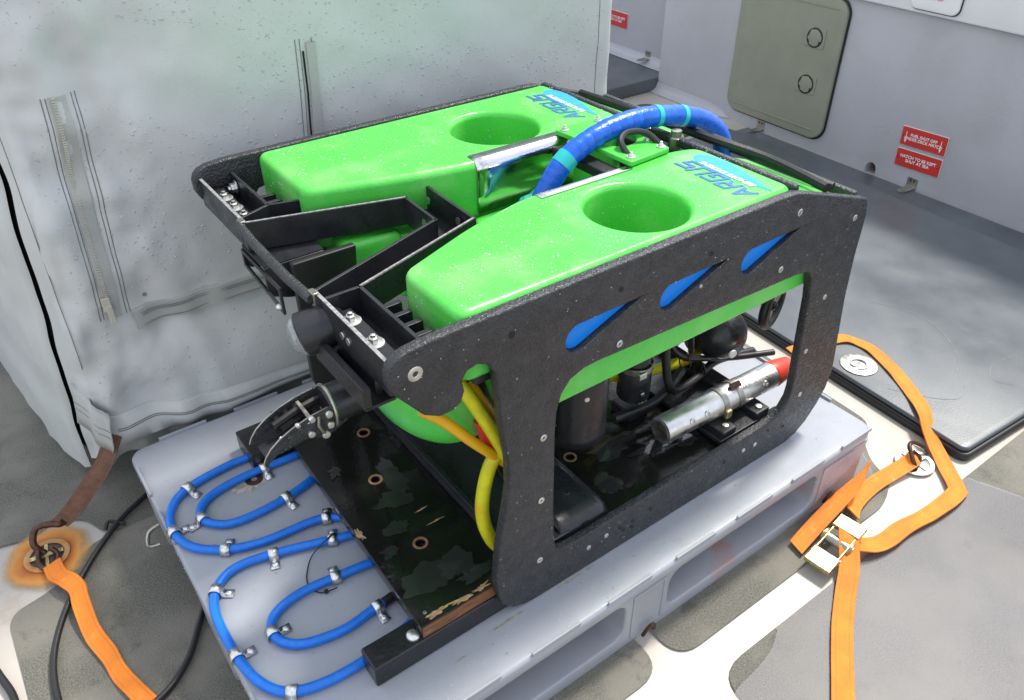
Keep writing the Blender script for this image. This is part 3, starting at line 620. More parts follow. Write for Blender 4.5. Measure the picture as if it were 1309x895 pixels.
# ------------------------------------------------------------------ the underwater vehicle
RV = thing('underwater_vehicle', 'underwater robot with black side plates and twin lime green floats', 'underwater robot', (.66, .393, .16))
Y0, Y1, PT = .078, .708, .016
outer = [(.2155, .672), (.2155, .690), (.219, .698), (.226, .705), (.24, .710), (.27, .713), (.50, .714), (.86, .7145), (.886, .713), (.905, .708), (1.074, .653), (1.082, .646), (1.0885, .62), (1.0885, .545), (1.095, .46), (1.12, .31), (1.121, .285), (1.116, .25), (1.100, .218), (1.075, .186), (1.05, .168), (1.02, .1605), (.43, .1605), (.40, .163), (.376, .173), (.358, .194), (.350, .222), (.348, .26), (.353, .32), (.365, .385), (.3715, .43), (.3705, .48), (.361, .54), (.3560, .60), (.352, .632), (.343, .648), (.329, .655), (.314, .652), (.3065, .641), (.3095, .626), (.304, .611), (.292, .6045), (.275, .6045), (.255, .616), (.235, .642), (.221, .660)]
win = [(.4475, .49), (.449, .525), (.456, .551), (.470, .568), (.492, .576), (.515, .577), (.93, .562), (.955, .558), (.967, .553), (.9735, .54), (.983, .495), (1.001, .30), (.999, .28), (.987, .26), (.965, .2485), (.94, .245), (.485, .238), (.468, .242), (.458, .252), (.454, .27), (.450, .34)]
def drop_loop(tx, tz=.6505, ins=0.):
    cx, cz, r_ = tx-.1090, tz-.0215, .0205-ins; o = []
    ang = math.atan2(.0215, .1090)
    for k in range(15): a = ang+radians(82+196*k/14); o.append((cx+r_*cos(a), cz+r_*sin(a)))
    o.append((tx-ins*3, tz-ins*.6)); return o
tips = (.589, .752, .914)
def side(yc, near):
    sp = plate('side_plate', [outer, win]+[drop_loop(t_) for t_ in tips], PT, 'hdpe', RV, XZ(yc), bevel=.003, bres=2)
    sgn = -1 if near else 1
    for t_ in tips:
        plate('blue_panel', [drop_loop(t_, ins=.0004)], .004, 'bluepanel', sp, XZ(yc-sgn*.0042), bevel=.0003)
    return sp
near = side(Y0+PT/2, True); far = side(Y1-PT/2, False)
# countersunk screws in the near plate
scw = None
def screw(x, z, r, parent, y=Y0, ax=(0, -1, 0)):
    mb = MB().lathe([(r, -.001), (r, .0004), (r*.86, .0010), (r*.42, .0010), (r*.36, -.0002), (0, -.0002)], (x, y, z), ax, 14)
    return mb.build('screw', 'steel', parent, smooth=35)
for x, z, r in ((.2475, .679, .0095), (.552, .590, .0055), (.882, .589, .0055), (.899, .679, .0058), (1.055, .624, .0055), (1.027, .486, .005), (1.012, .38, .005), (1.030, .275, .005), (.427, .491, .0055), (.426, .374, .0055), (.426, .247, .0055), (.562, .209, .0045), (.525, .206, .0045), (.922, .210, .0045), (.89, .213, .0045), (.70, .625, .003)):
    screw(x, z, r, near)
G['hole'] = simple('hole_shadow_plastic', (.006, .006, .006), .6)
for x, z, r in ((.376, .677, .0048), (.546, .636+.04, .004), (.712, .642+.03, .004), (.62, .205, .0035), (.66, .208, .0035), (.592, .207, .0035), (.60, .197, .0035), (.84, .212, .0035), (1.0, .213, .0035), (.955, .226, .003), (.62, .191, .0035)):
    MB().lathe([(r, .0003), (r*.9, .0006), (r*.75, .0003), (0, .0002)], (x, Y0, z), (0, -1, 0), 12).build('drilled_hole', 'hole', near)

# floats
def rpoly(pts, rs, n=6):
    o = []; m = len(pts)
    for i in range(m):
        a, b, c = Vector(pts[i-1]), Vector(pts[i]), Vector(pts[(i+1) % m]); p = b+(a-b).normalized()*rs[i]; q = b+(c-b).normalized()*rs[i]
        for k in range(n+1): t_ = k/n; o.append(tuple((1-t_)**2*p+2*t_*(1-t_)*b+t_*t_*q))
    return o
def float_block(outline, hc, hr):
    f = plate('float_block', [outline], .100, 'green', RV, XY(.6645), bevel=.013, bres=5, smooth=60)
    prof_ = [(hr, .5)]
    zt = .7145
    prof_ += [(hr, zt-.012)]+[(hr+.010*(1-cos(radians(a))), zt-.012+.0122*sin(radians(a))) for a in range(15, 91, 15)]+[(hr+.010, .78)]
    cm = MB().lathe(prof_, (hc[0], hc[1], 0), (0, 0, 1), 64).build('cutter', 'green', None, smooth=60)
    q = f.modifiers.new('hole', 'BOOLEAN'); q.operation = 'DIFFERENCE'; q.object = cm; q.solver = 'EXACT'
    dg = bpy.context.evaluated_depsgraph_get(); dg.update(); me = bpy.data.meshes.new_from_object(f.evaluated_get(dg)); f.modifiers.clear(); f.data = me
    bpy.data.objects.remove(cm); me.materials.clear(); me.materials.append(G['green']); me.shade_smooth(); me.set_sharp_from_angle(angle=radians(50))
    return f
nf = float_block(rpoly([(.318, .0955), (.900, .0955), (.900, .2900), (.84, .306), (.56, .306), (.45, .278), (.318, .226)], [.02, .02, .026, .026, .04, .04, .018]), (.669, .185), .073)
ff = float_block(rpoly([(.318, .690), (.900, .690), (.900, .462), (.84, .444), (.56, .444), (.45, .468), (.318, .508)], [.02, .02, .026, .026, .04, .04, .018]), (.688, .553), .075)
for y0, y1, hc, hr, fpar in ((.0955, .302, (.669, .185), .073, nf), (.448, .690, (.688, .553), .075, ff)):
    plate('float_keel', [rpoly([(.432, y0), (1.03, y0), (1.03, y1), (.432, y1)], [.02]*4), circ(*hc, hr, 40)], .112, 'green', fpar, XY(.573), bevel=.005, bres=3, smooth=60)
# sloping tails of the floats under the rear bars
for y0, y1, fpar in ((.0955, .30, nf), (.45, .690, ff)):
    plate('tail_slope', [rpoly([(.902, .60), (.902, .702), (1.06, .648), (1.06, .60)], [.004, .006, .02, .02], 4)], y1-y0, 'green', fpar, XZ((y0+y1)/2), bevel=.006)
# stainless guards bent over the inner edges
def guard(par, y_in, sgn, x0, x1):
    zt = .7152; R = .019; pr = [(-.026, zt), (-.012, zt)]   # (distance outwards from inner edge, z)
    for k in range(0, 10): a = radians(90-90*k/9); pr.append((-R+.002+R*cos(a)+.0, zt-R+R*sin(a)))
    pr += [(.002, .66), (.002, .628)]
    rows_ = [[Vector((x, y_in+sgn*d, z)) for x in [x0+(x1-x0)*k/8 for k in range(9)]] for d, z in pr]
    return MB().grid(rows_).build('stainless_guard', 'steelwet', par, smooth=60, solid=.0012)
guard(nf, .306, 1, .577, .752); guard(ff, .444, -1, .577, .772)
# decals: pale blue drop with navy lettering, reading towards the far side
GLYPH = {'A': [((0, 0), (.45, 1)), ((.40, 1), (.95, 0)), ((.2, .3), (.8, .3))],
         'R': [((.1, 0), (.1, 1)), ((0, .92), (.85, .92)), ((.85, 1), (.85, .45)), ((.1, .45), (.9, .45)), ((.45, .45), (.95, 0))],
         'G': [((.1, .0), (.1, 1)), ((0, .92), (1, .92)), ((0, .08), (1, .08)), ((.9, 0), (.9, .5)), ((.5, .47), (1, .47))],
         'U': [((.1, 0), (.1, 1.08)), ((0, .08), (1, .08)), ((.9, 0), (.9, 1.08))],
         'S': [((0, .08), (1, .08)), ((.9, 0), (.9, .55)), ((0, .5), (1, .5)), ((.1, .5), (.1, 1)), ((0, .92), (1, .92))]}
def decal(par, yc, L, xo):
    z = .7149
    pts = []
    for k in range(25):           # drop outline: round head at the far end, tail at the near end
        a = pi*2*k/24
        yy = cos(a); ww = sin(a)*(.5+.5*yy)**.75
        pts.append((xo+.009+ww*.030-.012*(1-yy)*.5, yc+yy*L/2))
    d = plate('drop_emblem', [pts], .0005, 'decal', par, XY(z), bevel=0)
    E_ = .031; wdt = .0245; tk = .0056; mb = MB(); q = 0
    for li, ch in enumerate('ARGUS'):
        for (a, b), (c, d_) in GLYPH[ch]:
            f = lambda u, v: Vector((xo-.018-v*E_+(li-2)*.0030, yc-.072+li*.0285+u*wdt+v*.011, z+.0002+q*.00002))
            mb.bar(f(a, b), f(c, d_), tk, .0003); q += 1
    mb.build('lettering', 'navy', par, smooth=0)
    text('small_lettering', 'REMOTE SYSTEMS', .0135, 'white', d, frame((xo-.008, yc, z+.0005), (.05, 1, 0), (-1, .05, 0)), shear=.3, bold=.0003, th=.0004)
decal(nf, .182, .160, .860); decal(ff, .570, .165, .868)
smp = []
for k in range(1500):
    p = Vector((random.uniform(.33, .895), random.choice((random.uniform(.11, .29), random.uniform(.46, .675))), .7146))
    if (p.x-.669)**2+(p.y-.185)**2 < .0070 or (p.x-.688)**2+(p.y-.553)**2 < .0074: continue
    if p.x < .56 and (.2+(p.x-.33)*.4 < p.y < .3 or .46 < p.y < .53-(p.x-.33)*.3): continue
    smp.append((p, (0, 0, 1)))
for hc, hr in (((.669, .185), .073), ((.688, .553), .075)):
    for k in range(150):
        a = random.uniform(-.8, 2.2); smp.append((Vector((hc[0]+hr*cos(a), hc[1]+hr*sin(a), random.uniform(.60, .69))), (-cos(a), -sin(a), .3)))
for y0, y1 in ((.11, .20), (.53, .67)):
    for k in range(130): smp.append((Vector((.3179, random.uniform(y0, y1), random.uniform(.58, .695))), (-1, 0, .2)))
drops('water_drops', RV, smp, .0005, .0017)
smp = []
def inpoly(x, z, P):
    c = False
    for i in range(len(P)):
        (x1, z1), (x2, z2) = P[i-1], P[i]
        if (z1 > z) != (z2 > z) and x < (x2-x1)*(z-z1)/(z2-z1)+x1: c = not c
    return c
while len(smp) < 800:
    x, z = random.uniform(.22, 1.11), random.uniform(.17, .71)
    if inpoly(x, z, outer) and not inpoly(x, z, win) and not any(inpoly(x, z, drop_loop(t_)) for t_ in tips): smp.append(((x, Y0+.0002, z), (0, -1, .1)))
drops('water_drops', near, smp, .0004, .0013)

# front frame: channel bars with a trapezoid notch
ZF0, ZF1 = .648, .692
def wallbar(pts, th=.005, z0=ZF0, z1=ZF1):
    mb = MB()
    for a, b in zip(pts[:-1], pts[1:]):
        d = (Vector(b)-Vector(a)).normalized()*th*.5
        mb.bar((a[0]-d.x, a[1]-d.y, (z0+z1)/2), (b[0]+d.x, b[1]+d.y, (z0+z1)/2), th, z1-z0)
    return mb
fo = [(.275, .690), (.275, .543), (.496, .479), (.492, .327), (.276, .2565), (.276, .098)]
fi = [(.226, .690), (.226, .506), (.449, .444), (.446, .356), (.226, .280), (.226, .096)]
fr = wallbar(fi[:2]).build('front_frame', 'black', RV, bevel=.0006)
wallbar(fi[1:5]).build('notch_inner_wall', 'black', fr, bevel=.0006)
wallbar(fi[4:]).build('front_wall', 'black', fr, bevel=.0006)
wallbar(fo).build('back_wall', 'black', fr, bevel=.0006)
MB().add([(x, y, ZF0+.003) for x, y in fi]+[(x, y, ZF0+.003) for x, y in fo], [(i, i+1, i+7, i+6) for i in range(5)]).build('channel_floor', 'black', fr, smooth=0, solid=.004)
wallbar([(.226, .2565), (.276, .2565)]).build('gusset', 'black', fr, bevel=.0006); wallbar([(.226, .524), (.275, .543)]).build('gusset', 'black', fr, bevel=.0006)
# worn bright edges along the top of the walls
for P in ((fi[0], fi[1]), (fi[4], fi[5])):
    MB().bar((*P[0], ZF1+.0004), (*P[1], ZF1+.0004), .0046, .0008).build('worn_edge', 'edge', fr)
for P in ((fi[1], fi[2]), (fo[3], fo[4])):
    MB().bar((*P[0], ZF1+.0004), (*P[1], ZF1+.0004), .0030, .0008).build('worn_edge', 'edge', fr)
def hexbolt(p, ax, r=.0075, par=fr, wr=.013, h=.007):
    mb = MB().lathe([(wr, 0), (wr, .0015), (r*1.25, .0016)], p, ax, 20); b = mb.build('washer', 'steel', par, smooth=30)
    a = Vector(ax).normalized(); MB().lathe([(r, 0), (r, h), (r*.8, h+.001), (r*.55, h+.0012), (r*.5, h+.004), (0, h+.005)], Vector(p)+a*.0016, ax, 6).build('bolt', 'steel', par, smooth=30)
for a, b in ((.545, .687), (.10, .25)): MB().box((.243, (a+b)/2, .668), (.028, b-a, .006)).build('shelf', 'black', fr, bevel=.001)
for y in (.645, .603, .562, .222, .165): hexbolt((.2435, y, .6712), (0, 0, 1), .0065)
hexbolt((.271, .668, .675), (-1, 0, .0), .0075, wr=.011)
for x, y in ((.38, .511), (.476, .482)): hexbolt((x, y-.004, .686), (-.3, -1, .4), .0055, wr=.009, h=.005)
for x, y in ((.4905, .445), (.4895, .36), (.4475, .385)): MB().lathe([(.006, 0), (.006, .0008), (.003, .001), (0, .0004)], (x-.003, y, .675), (-1, .02, .1), 12).build('rivet', 'steel', fr)
for y in (.205, .19): MB().lathe([(.0052, 0), (.005, .0010), (.002, .0012), (0, .0006)], (.2232, y, .668), (-1, 0, 0), 12).build('rivet', 'steel', fr)
# cross tube bridging the notch
tb = MB().tube([(.219, .512, .688), (.216, .45, .687), (.216, .34, .685), (.219, .272, .686)], .0068, 12).build('cross_tube', 'hdpe', RV)
for y in (.510, .274): MB().box((.2225, y, .686), (.008, .016, .020)).build('tube_lug', 'steeldull', tb, bevel=.002)
# slatted vents just behind the front bars
for ys in ((.60, .575, .55), (.215, .19, .165, .14)):
    for y in ys: MB().box((.294, y, .672), (.028, .008, .016)).build('slat', 'black', fr, bevel=.001)
    MB().box((.296, sum(ys)/len(ys), .655), (.036, .11, .012)).build('slat_base', 'rubber', fr, bevel=.001)
MB().lathe([(.0, .0), (.032, .001), (.036, .006), (.036, .012), (0, .016)], (.305, .565, .652), (0, 0, 1), 24).build('clear_puck', 'lens', fr)
# camera bracket hanging below the far half of the front bar
bk = plate('camera_bracket', [[(-.535, .640), (-.395, .640), (-.395, .598), (-.535, .612)], [(-.529, .634), (-.401, .634), (-.401, .605), (-.529, .617)]], .004, 'black', RV, frame((.222, 0, 0), (0, -1, 0), (0, 0, 1)), bevel=.0008)
plate('bracket_cheek', [rpoly([(.222, .645), (.222, .60), (.265, .582), (.31, .60), (.318, .645)], [.003, .01, .02, .025, .01])], .005, 'black', bk, XZ(.452), bevel=.001)
plate('bracket_cheek', [rpoly([(.222, .645), (.222, .61), (.27, .60), (.30, .645)], [.003, .01, .02, .01])], .005, 'black', bk, XZ(.532), bevel=.001)
MB().box((.268, .4925, .6445), (.09, .084, .004)).build('bracket_top', 'black', bk)
MB().box((.310, .4925, .622), (.004, .078, .045)).build('bracket_back', 'black', bk)
for z, x in ((.62, .300), (.635, .305)): MB().lathe([(.0045, 0), (.004, .003), (0, .004)], (x, .4492, z), (0, -1, 0), 10).build('screw', 'steel', bk)
MB().lathe([(.005, 0), (.005, .003), (.003, .006), (0, .007)], (.2195, .401, .609), (-1, 0, 0), 10).build('screw', 'steel', bk)
# spot lamp on the notch corner
la = MB().lathe([(.026, .02), (.0285, .018), (.0285, -.010), (.024, -.03), (.012, -.038), (0, -.04)], (.214, .262, .650), (-.86, .30, -.28), 26).build('spot_lamp', 'black', RV)
MB().lathe([(.0262, .0), (.024, .006), (.0185, .011), (.010, .014), (0, .015)], Vector((.214, .262, .650))+Vector((-.86, .30, -.28)).normalized()*.0195, (-.86, .30, -.28), 26).build('lamp_lens', 'lens', la)
MB().lathe([(.0255, .0), (.012, -.012), (.004, -.014), (0, -.014)], Vector((.214, .262, .650))+Vector((-.86, .30, -.28)).normalized()*.0185, (-.86, .30, -.28), 26).build('reflector', 'steelwet', la)
MB().bar((.235, .255, .647), (.255, .24, .66), .03, .012).build('lamp_mount', 'black', la, bevel=.002)
# bracket and arm of the gripper
gb = MB().box((.210, .190, .630), (.010, .128, .030)).build('arm_bracket', 'black', RV, bevel=.001)
MB().box((.226, .190, .6155), (.040, .128, .005)).build('bracket_shelf', 'black', gb, bevel=.001)
MB().box((.232, .19, .634), (.010, .10, .034)).build('bracket_web', 'black', gb, bevel=.001)
MB().lathe([(.008, 0), (.008, .006), (.004, .008), (0, .008)], (.222, .246, .634), (-1, .3, 0), 14).build('bush', 'steeldull', gb)
AY, AZ = .300, .500
ar = MB().lathe([(.026, 0), (.031, .002), (.031, .048), (.0285, .050), (.0285, .112), (.026, .118), (0, .118)], (.338, AY-.004, AZ+.006), (-1, .02, -.05), 26).build('gripper_arm', 'black', RV)
MB().lathe([(.028, 0), (.028, .10), (.02, .12), (0, .12)], (.44, AY-.006, AZ+.012), (-1, .02, -.05), 22).build('arm_motor', 'black', ar)
MB().tube([Vector((.224, AY+.030*cos(a), AZ-.001+.030*sin(a))) for a in [2*pi*k/24 for k in range(24)]], .0028, 7, closed=True).build('clamp_ring', 'steeldull', ar)
jaw = [(.240, .494), (.215, .497), (.19, .494), (.165, .487), (.145, .478), (.130, .467), (.121, .456), (.117, .447), (.124, .446), (.134, .453), (.15, .459), (.17, .462), (.186, .458), (.203, .452), (.22, .454), (.240, .464)]
for y in (AY-.025, AY+.025):
    j = plate('jaw', [jaw]+[circ(a, b, .0035, 10) for a, b in ((.158, .474), (.172, .478), (.186, .482))], .0036, 'hdpe', ar, XZ(y)@Matrix.Translation((0, .020, 0)), bevel=.0007)
    MB().tube([(a, y, b+.0196) for a, b in jaw[1:8]], .0012, 7).build('jaw_edge', 'steeldull', j)
jaw2 = [(.205, .478), (.185, .470), (.160, .462), (.140, .458), (.124, .455), (.125, .450), (.145, .450), (.168, .452), (.190, .457), (.21, .466)]
j = plate('lower_jaw', [jaw2], .028, 'black', ar, XZ(AY)@Matrix.Translation((0, .013, 0)), bevel=.001)
G['algae'] = mat('green_painted_teeth', (.06, .28, .035), .5, var=.4, vscale=200)
for k in range(9): MB().box((.138+k*.0062, AY-.0185, .472+k*.0014), (.0022, .005, .005)).build('tooth', 'algae', ar)
for a, b in ((.19, .504),): MB().box((a, AY, b+.004), (.005, .040, .005)).build('jaw_spacer', 'steeldull', ar, bevel=.001)
for x, z, r in ((.214, .494, .0058), (.214, .476, .0058), (.190, .497, .0048), (.186, .474, .0055), (.206, .463, .0062), (.170, .497, .0035)):
    MB().lathe([(r, 0), (r, .003), (r*.8, .0048), (0, .0055)], (x, AY-.0266, z+.013), (0, -1, 0), 12).build('bolt', 'steel', ar, smooth=35)
MB().tube([(.21, AY-.02, .499), (.185, AY-.012, .491), (.158, AY-.012, .483), (.148, AY-.012, .485)], .0042, 8).build('push_rod', 'steel', ar)
MB().tube([(.20, AY-.027, .510), (.197, AY-.03, .497), (.202, AY-.03, .483), (.207, AY-.028, .476)], .0024, 7).build('link', 'steeldull', ar)
MB().tube([(.225, AY+.018, .503), (.185, AY+.014, .500), (.15, AY+.012, .491)], .006, 8).build('inner_link', 'rubber', ar)
# dark rounded plate hanging inside the notch and other inner members
plate('inner_plate', [rpoly([(.252, .655), (.252, .437), (.330, .405), (.35, .655)], [.004, .022, .03, .004])], .012, 'rubber', RV, XZ(.425), bevel=.002)
plate('float_toe', [rpoly([(.345, .452), (.44, .445), (.44, .60), (.345, .60)], [.03, .01, .01, .02])], .075, 'green', ff, XY(.600), bevel=.012, bres=4)
MB().box((.325, .545, .51), (.03, .05, .28)).build('inner_post', 'black', RV, bevel=.002)
# lower green hull lobe behind the nose of the near plate, and the centre body between the floats
mb = MB(); rr = []
for j in range(13):
    v = j/12; a = -pi/2+pi*v*.5
    row = []
    for k in range(33):
        th = pi*k/32; sx = .5*cos(th); 
        ex = .040+.060*cos(a)**.8
        row.append(Vector((.405-(.125)*max(0, cos(a))**.5*max(0, sin(th))**.55, .275+.125*cos(th)*(.55+.45*cos(a)), .520+.088*sin(a))))
    rr.append(row)
for k in range(1): rr.append([p+Vector((0, 0, .03)) for p in rr[-1]])
lf = mb.grid(rr).build('hull_lobe', 'green', RV, smooth=60)
plate('hull_core', [rpoly([(.40, .17), (.58, .17), (.58, .40), (.40, .40)], [.02]*4)], .05, 'green', RV, XY(.50), bevel=.008)
plate('center_body', [rpoly([(.56, .308), (.90, .308), (.90, .442), (.56, .442)], [.02]*4)], .05, 'greenplate', RV, XY(.600), bevel=.006)
# green lifting plate bolted across the floats
lp = plate('lifting_plate', [rpoly([(.752, .285), (.842, .292), (.842, .462), (.745, .462), (.748, .43)], [.006]*5), circ(.80, .372, .033, 30)], .008, 'greenplate', RV, XY(.7200), bevel=.0015)
for x, y in ((.765, .300), (.832, .303), (.835, .335), (.830, .45), (.757, .45)): hexbolt((x, y, .7242), (0, 0, 1), .004, lp, .0075, .003)
MB().tube(spline([(.772, .315, .722), (.775, .335, .737), (.80, .345, .742), (.83, .335, .737), (.842, .315, .722)], 6), .005, 8).build('lift_bail', 'rubber', lp)
MB().box((.735, .372, .700), (.03, .13, .016)).build('cross_strap', 'rubber', RV, bevel=.003)
MB().box((.905, .375, .665), (.07, .12, .06)).build('connector_block', 'rubber', RV, bevel=.006)
for y in (.335, .40): MB().lathe([(.012, 0), (.012, .02), (.009, .022), (.009, .032), (0, .033)], (.90, y, .694), (0, 0, 1), 8).build('connector', 'steeldull', RV)
# rear bars
for x, z in ((.902, .708), (1.066, .653)):
    MB().box((x, .393, z), (.014, .600, .016)).build('rear_bar', 'hdpe', RV, bevel=.005, seg=3)
MB().tube(spline([(.99, .10, .685), (1.0, .22, .69), (.97, .33, .70), (.975, .45, .695), (.99, .68, .68)], 6), .008, 8).build('rear_cable', 'cable', RV)
MB().tube(spline([(1.04, .12, .667), (1.02, .25, .68), (1.0, .34, .69)], 6), .007, 8).build('rear_cable', 'cable', RV)
# blue tape-wrapped cable bundle arching over the centre
TP = spline([(.640, .372, .640), (.659, .372, .672), (.686, .371, .706), (.72, .37, .727), (.784, .37, .744), (.869, .37, .745), (.964, .368, .726), (1.022, .366, .699), (1.054, .365, .664), (1.062, .365, .62), (1.05, .365, .57)], 10)
cb = MB().tube(TP, [.0172+.0008*nse(i*.3, 0, 0, 3) for i in range(len(TP))], 18).build('cable_bundle', 'tape', RV, smooth=70)
def band(i0, i1, m='teal', r=.0183): MB().tube(TP[i0:i1], r, 18).build('tape_band', m, cb, smooth=70)
band(20, 26); band(51, 53); band(57, 59)
for k in (12, 15, 18, 28, 31, 34, 38, 41, 44, 47, 55, 61, 65, 68, 72, 75, 79, 84):
    i = k; MB().tube(TP[i:i+3], [.0171, .0178, .01765], 18).build('tape_wrap', 'tape', cb, smooth=70)
for dy, m in ((-.008, 'steeldull'), (.004, 'tealcable'), (.012, 'tealcable'), (-.002, 'white')):
    MB().tube(spline([(.662, .372+dy, .675), (.640, .374+dy*1.6, .655), (.612, .376+dy*2.2, .640), (.58, .38+dy*2.5, .63)], 5), .006 if m == 'tealcable' else .0035, 8).build('conductor', m, RV)
MB().lathe([(.022, 0), (.024, .01), (.024, .03), (.018, .036), (0, .036)], (.628, .376, .628), (.2, -.2, 1), 20).build('teal_connector', 'tealcable', RV)

# yellow sheathed cables behind the front legs of the near plate
def pipe(name, pts, r, m, par=RV, n=10): return MB().tube(spline(pts, 7), r, n).build(name, m, par)
pipe('yellow_cable', [(.335, .135, .59), (.343, .128, .572), (.370, .122, .51), (.398, .118, .44), (.42, .115, .38)], .0095, 'yellow')
pipe('yellow_cable', [(.345, .145, .59), (.36, .14, .565), (.388, .137, .505), (.42, .132, .43)], .008, 'amber')
pipe('yellow_cable', [(.285, .142, .565), (.312, .136, .538), (.350, .130, .487), (.392, .125, .435), (.42, .12, .40)], .0075, 'amber')
pipe('yellow_cable', [(.40, .125, .46), (.376, .13, .43), (.362, .132, .36), (.368, .13, .30), (.392, .128, .252), (.43, .12, .235)], .0105, 'yellow')
pipe('red_sleeve', [(.376, .145, .505), (.382, .142, .475), (.386, .14, .45)], .013, 'redplug')
pipe('black_lead', [(.386, .14, .45), (.392, .135, .42), (.404, .13, .39), (.43, .12, .35)], .0065, 'cable')
pipe('black_lead', [(.30, .15, .60), (.335, .145, .565), (.355, .14, .60)], .007, 'cable')
MB().box((.352, .12, .62), (.03, .04, .03)).build('clip_block', 'black', RV, bevel=.003)
MB().lathe([(.006, 0), (.006, .012), (.004, .016), (0, .016)], (.332, .112, .622), (-.4, -.5, .8), 10).build('screw', 'steel', RV)
pipe('black_lead', [(.372, .15, .57), (.38, .145, .53), (.41, .14, .46)], .010, 'rubber')

# bottom cross members and tray
MB().box((.452, .395, .2325), (.105, .59, .012)).build('bottom_tray', 'black', RV, bevel=.002)
MB().box((.404, .395, .2395), (.008, .59, .026)).build('front_sill', 'black', RV, bevel=.001)
tr = MB()
rws = []
for x in [(.487+k*.096/8) for k in range(9)]:
    rws.append([Vector((x, y, z)) for y, z in ((.30, .2415), (.20, .2445), (.135, .2445), (.112, .241), (.102, .231), (.100, .205))])
tray = MB().grid(rws).build('curved_tray', 'black', RV, smooth=50, solid=.004)
MB().box((.5365, .1005, .2265), (.012, .003, .022)).build('slot', 'dark', tray)
MB().lathe([(.005, 0), (.004, .001), (0, .0006)], (.545, .16, .2487), (0, 0, 1), 12).build('rivet', 'black', tray)
MB().box((.90, .395, .2335), (.10, .59, .010)).build('bottom_tray', 'black', RV, bevel=.002)
# curved black guard, small pod with steel band
rg = MB(); R0 = .040; rows_ = []
for a in range(12, 175, 12): rows_.append([Vector((.590+R0*1.15*cos(radians(-a)), .195+R0*sin(radians(-a)), z)) for z in (.335, .35, .40, .45, .47)])
cg = rg.grid(rows_).build('curved_guard', 'black', RV, smooth=60, solid=.004)
MB().lathe([(.005, 0), (.004, .002), (0, .0025)], (.572, .1555, .435), (-.4, -1, 0), 10).build('screw', 'steel', cg)
MB().lathe([(.024, 0), (.024, .15), (.02, .17), (0, .17)], (.640, .26, .40), (0, 0, 1), 20).build('thruster_motor', 'rubber', cg)
pod = MB().lathe([(.0, 0), (.026, .001), (.030, .006), (.030, .065), (.026, .075), (.026, .2), (0, .2)], (.772, .25, .285), (0, 0, 1), 22).build('sonar_pod', 'black', RV)
MB().lathe([(.0305, 0), (.0318, 0), (.0318, .012), (.0305, .012)], (.772, .25, .352), (0, 0, 1), 22, False).build('hose_clamp', 'steeldull', pod)
MB().box((.757, .219, .356), (.018, .010, .013)).build('clamp_screw', 'steel', pod, bevel=.002)
MB().lathe([(.004, 0), (.003, .002), (0, .002)], (.765, .2195, .31), (-.2, -1, 0), 10).build('screw', 'steel', pod)
# stainless cylinder in its clamps
ax = Vector((1, -.035, 0)).normalized(); cy0 = Vector((.752, .158, .2755))
cy = MB().lathe([(.019, 0), (.0245, .0005), (.0255, .003), (.0255, .176), (.0262, .177), (.0262, .20), (.0255, .201), (.0255, .278), (.020, .28), (.0, .28)], cy0, ax, 32).build('steel_cylinder', 'steel', RV, smooth=30)
MB().lathe([(.0190, -.0006), (.017, .002), (0, .004)], cy0, ax, 28).build('end_cap', 'steeldull', cy)
for d in (.052, .088, .24):
    pp = cy0+ax*d+Vector((0, -.0225, .011)); MB().lathe([(.0058, 0), (.0056, .0022), (.003, .0026), (.0026, .0008), (0, .0008)], pp, (0, -.9, .42), 14).build('set_screw', 'steel', cy)
for d in (.132, .170):
    MB().lathe([(.0258, 0), (.0275, .0005), (.0275, .012), (.0258, .0125)], cy0+ax*d, ax, 28).build('band_clamp', 'steeldull', cy)
MB().box(cy0+ax*.138+Vector((0, -.0285, -.008)), (.014, .010, .018)).build('clamp_screw', 'zinc', cy, bevel=.003)
MB().tube([cy0+ax*.16+Vector((0, -.006, .028)), cy0+ax*.178+Vector((0, -.012, .034))], .0055, 8).build('valve', 'bronze', cy)
MB().lathe([(.0255, .0), (.0262, .004), (.0250, .012), (.0225, .030), (.019, .05), (0, .051)], cy0+ax*.280, ax, 20).build('red_plug', 'redplug', cy)
for x in (.875, .965):
    MB().box((x, .14, .241), (.036, .075, .022)).build('saddle_block', 'black', RV, bevel=.003)
    MB().lathe([(.006, 0), (.006, .004), (.003, .005), (0, .004)], (x, .115, .252), (0, 0, 1), 12).build('screw', 'steel', RV)
# rear thruster dome, ring and cables
dm = MB().lathe([(0, 0), (.018, .002), (.034, .009), (.046, .022), (.052, .040), (.054, .06), (.054, .15), (.045, .16), (0, .16)], (1.005, .215, .318), (.15, 1, -.02), 28).build('thruster_dome', 'black', RV, smooth=50)
MB().lathe([(.0, .0), (.009, .0), (.0085, .003), (0, .004)], (.996, .2145, .302), (-.22, -1, .0), 14).build('white_plug', 'white', dm)
MB().tube([Vector((1.012+.0545*cos(a), .30,   .316+.0545*sin(a))) for a in [2*pi*k/28 for k in range(28)]], .004, 8, closed=True).build('steel_band', 'steel', dm)
MB().tube([Vector((1.078+.040*cos(a), .205+.012*cos(a), .385+.040*sin(a))) for a in [2*pi*k/32 for k in range(32)]], .009, 10, closed=True).build('thruster_ring', 'rubber', RV)
for k in range(3):
    a = 2*pi*k/3+.4; MB().bar((1.078, .205, .385), (1.078+.036*cos(a), .205+.011*cos(a), .385+.036*sin(a)), .014, .004, (.3, -.9, .2)).build('propeller_blade', 'steeldull', RV)
MB().lathe([(.0, -.012), (.009, -.006), (.010, .02), (.008, .05), (0, .05)], (1.078, .205, .385), (.1, 1, 0), 14).build('propeller_hub', 'rubber', RV)
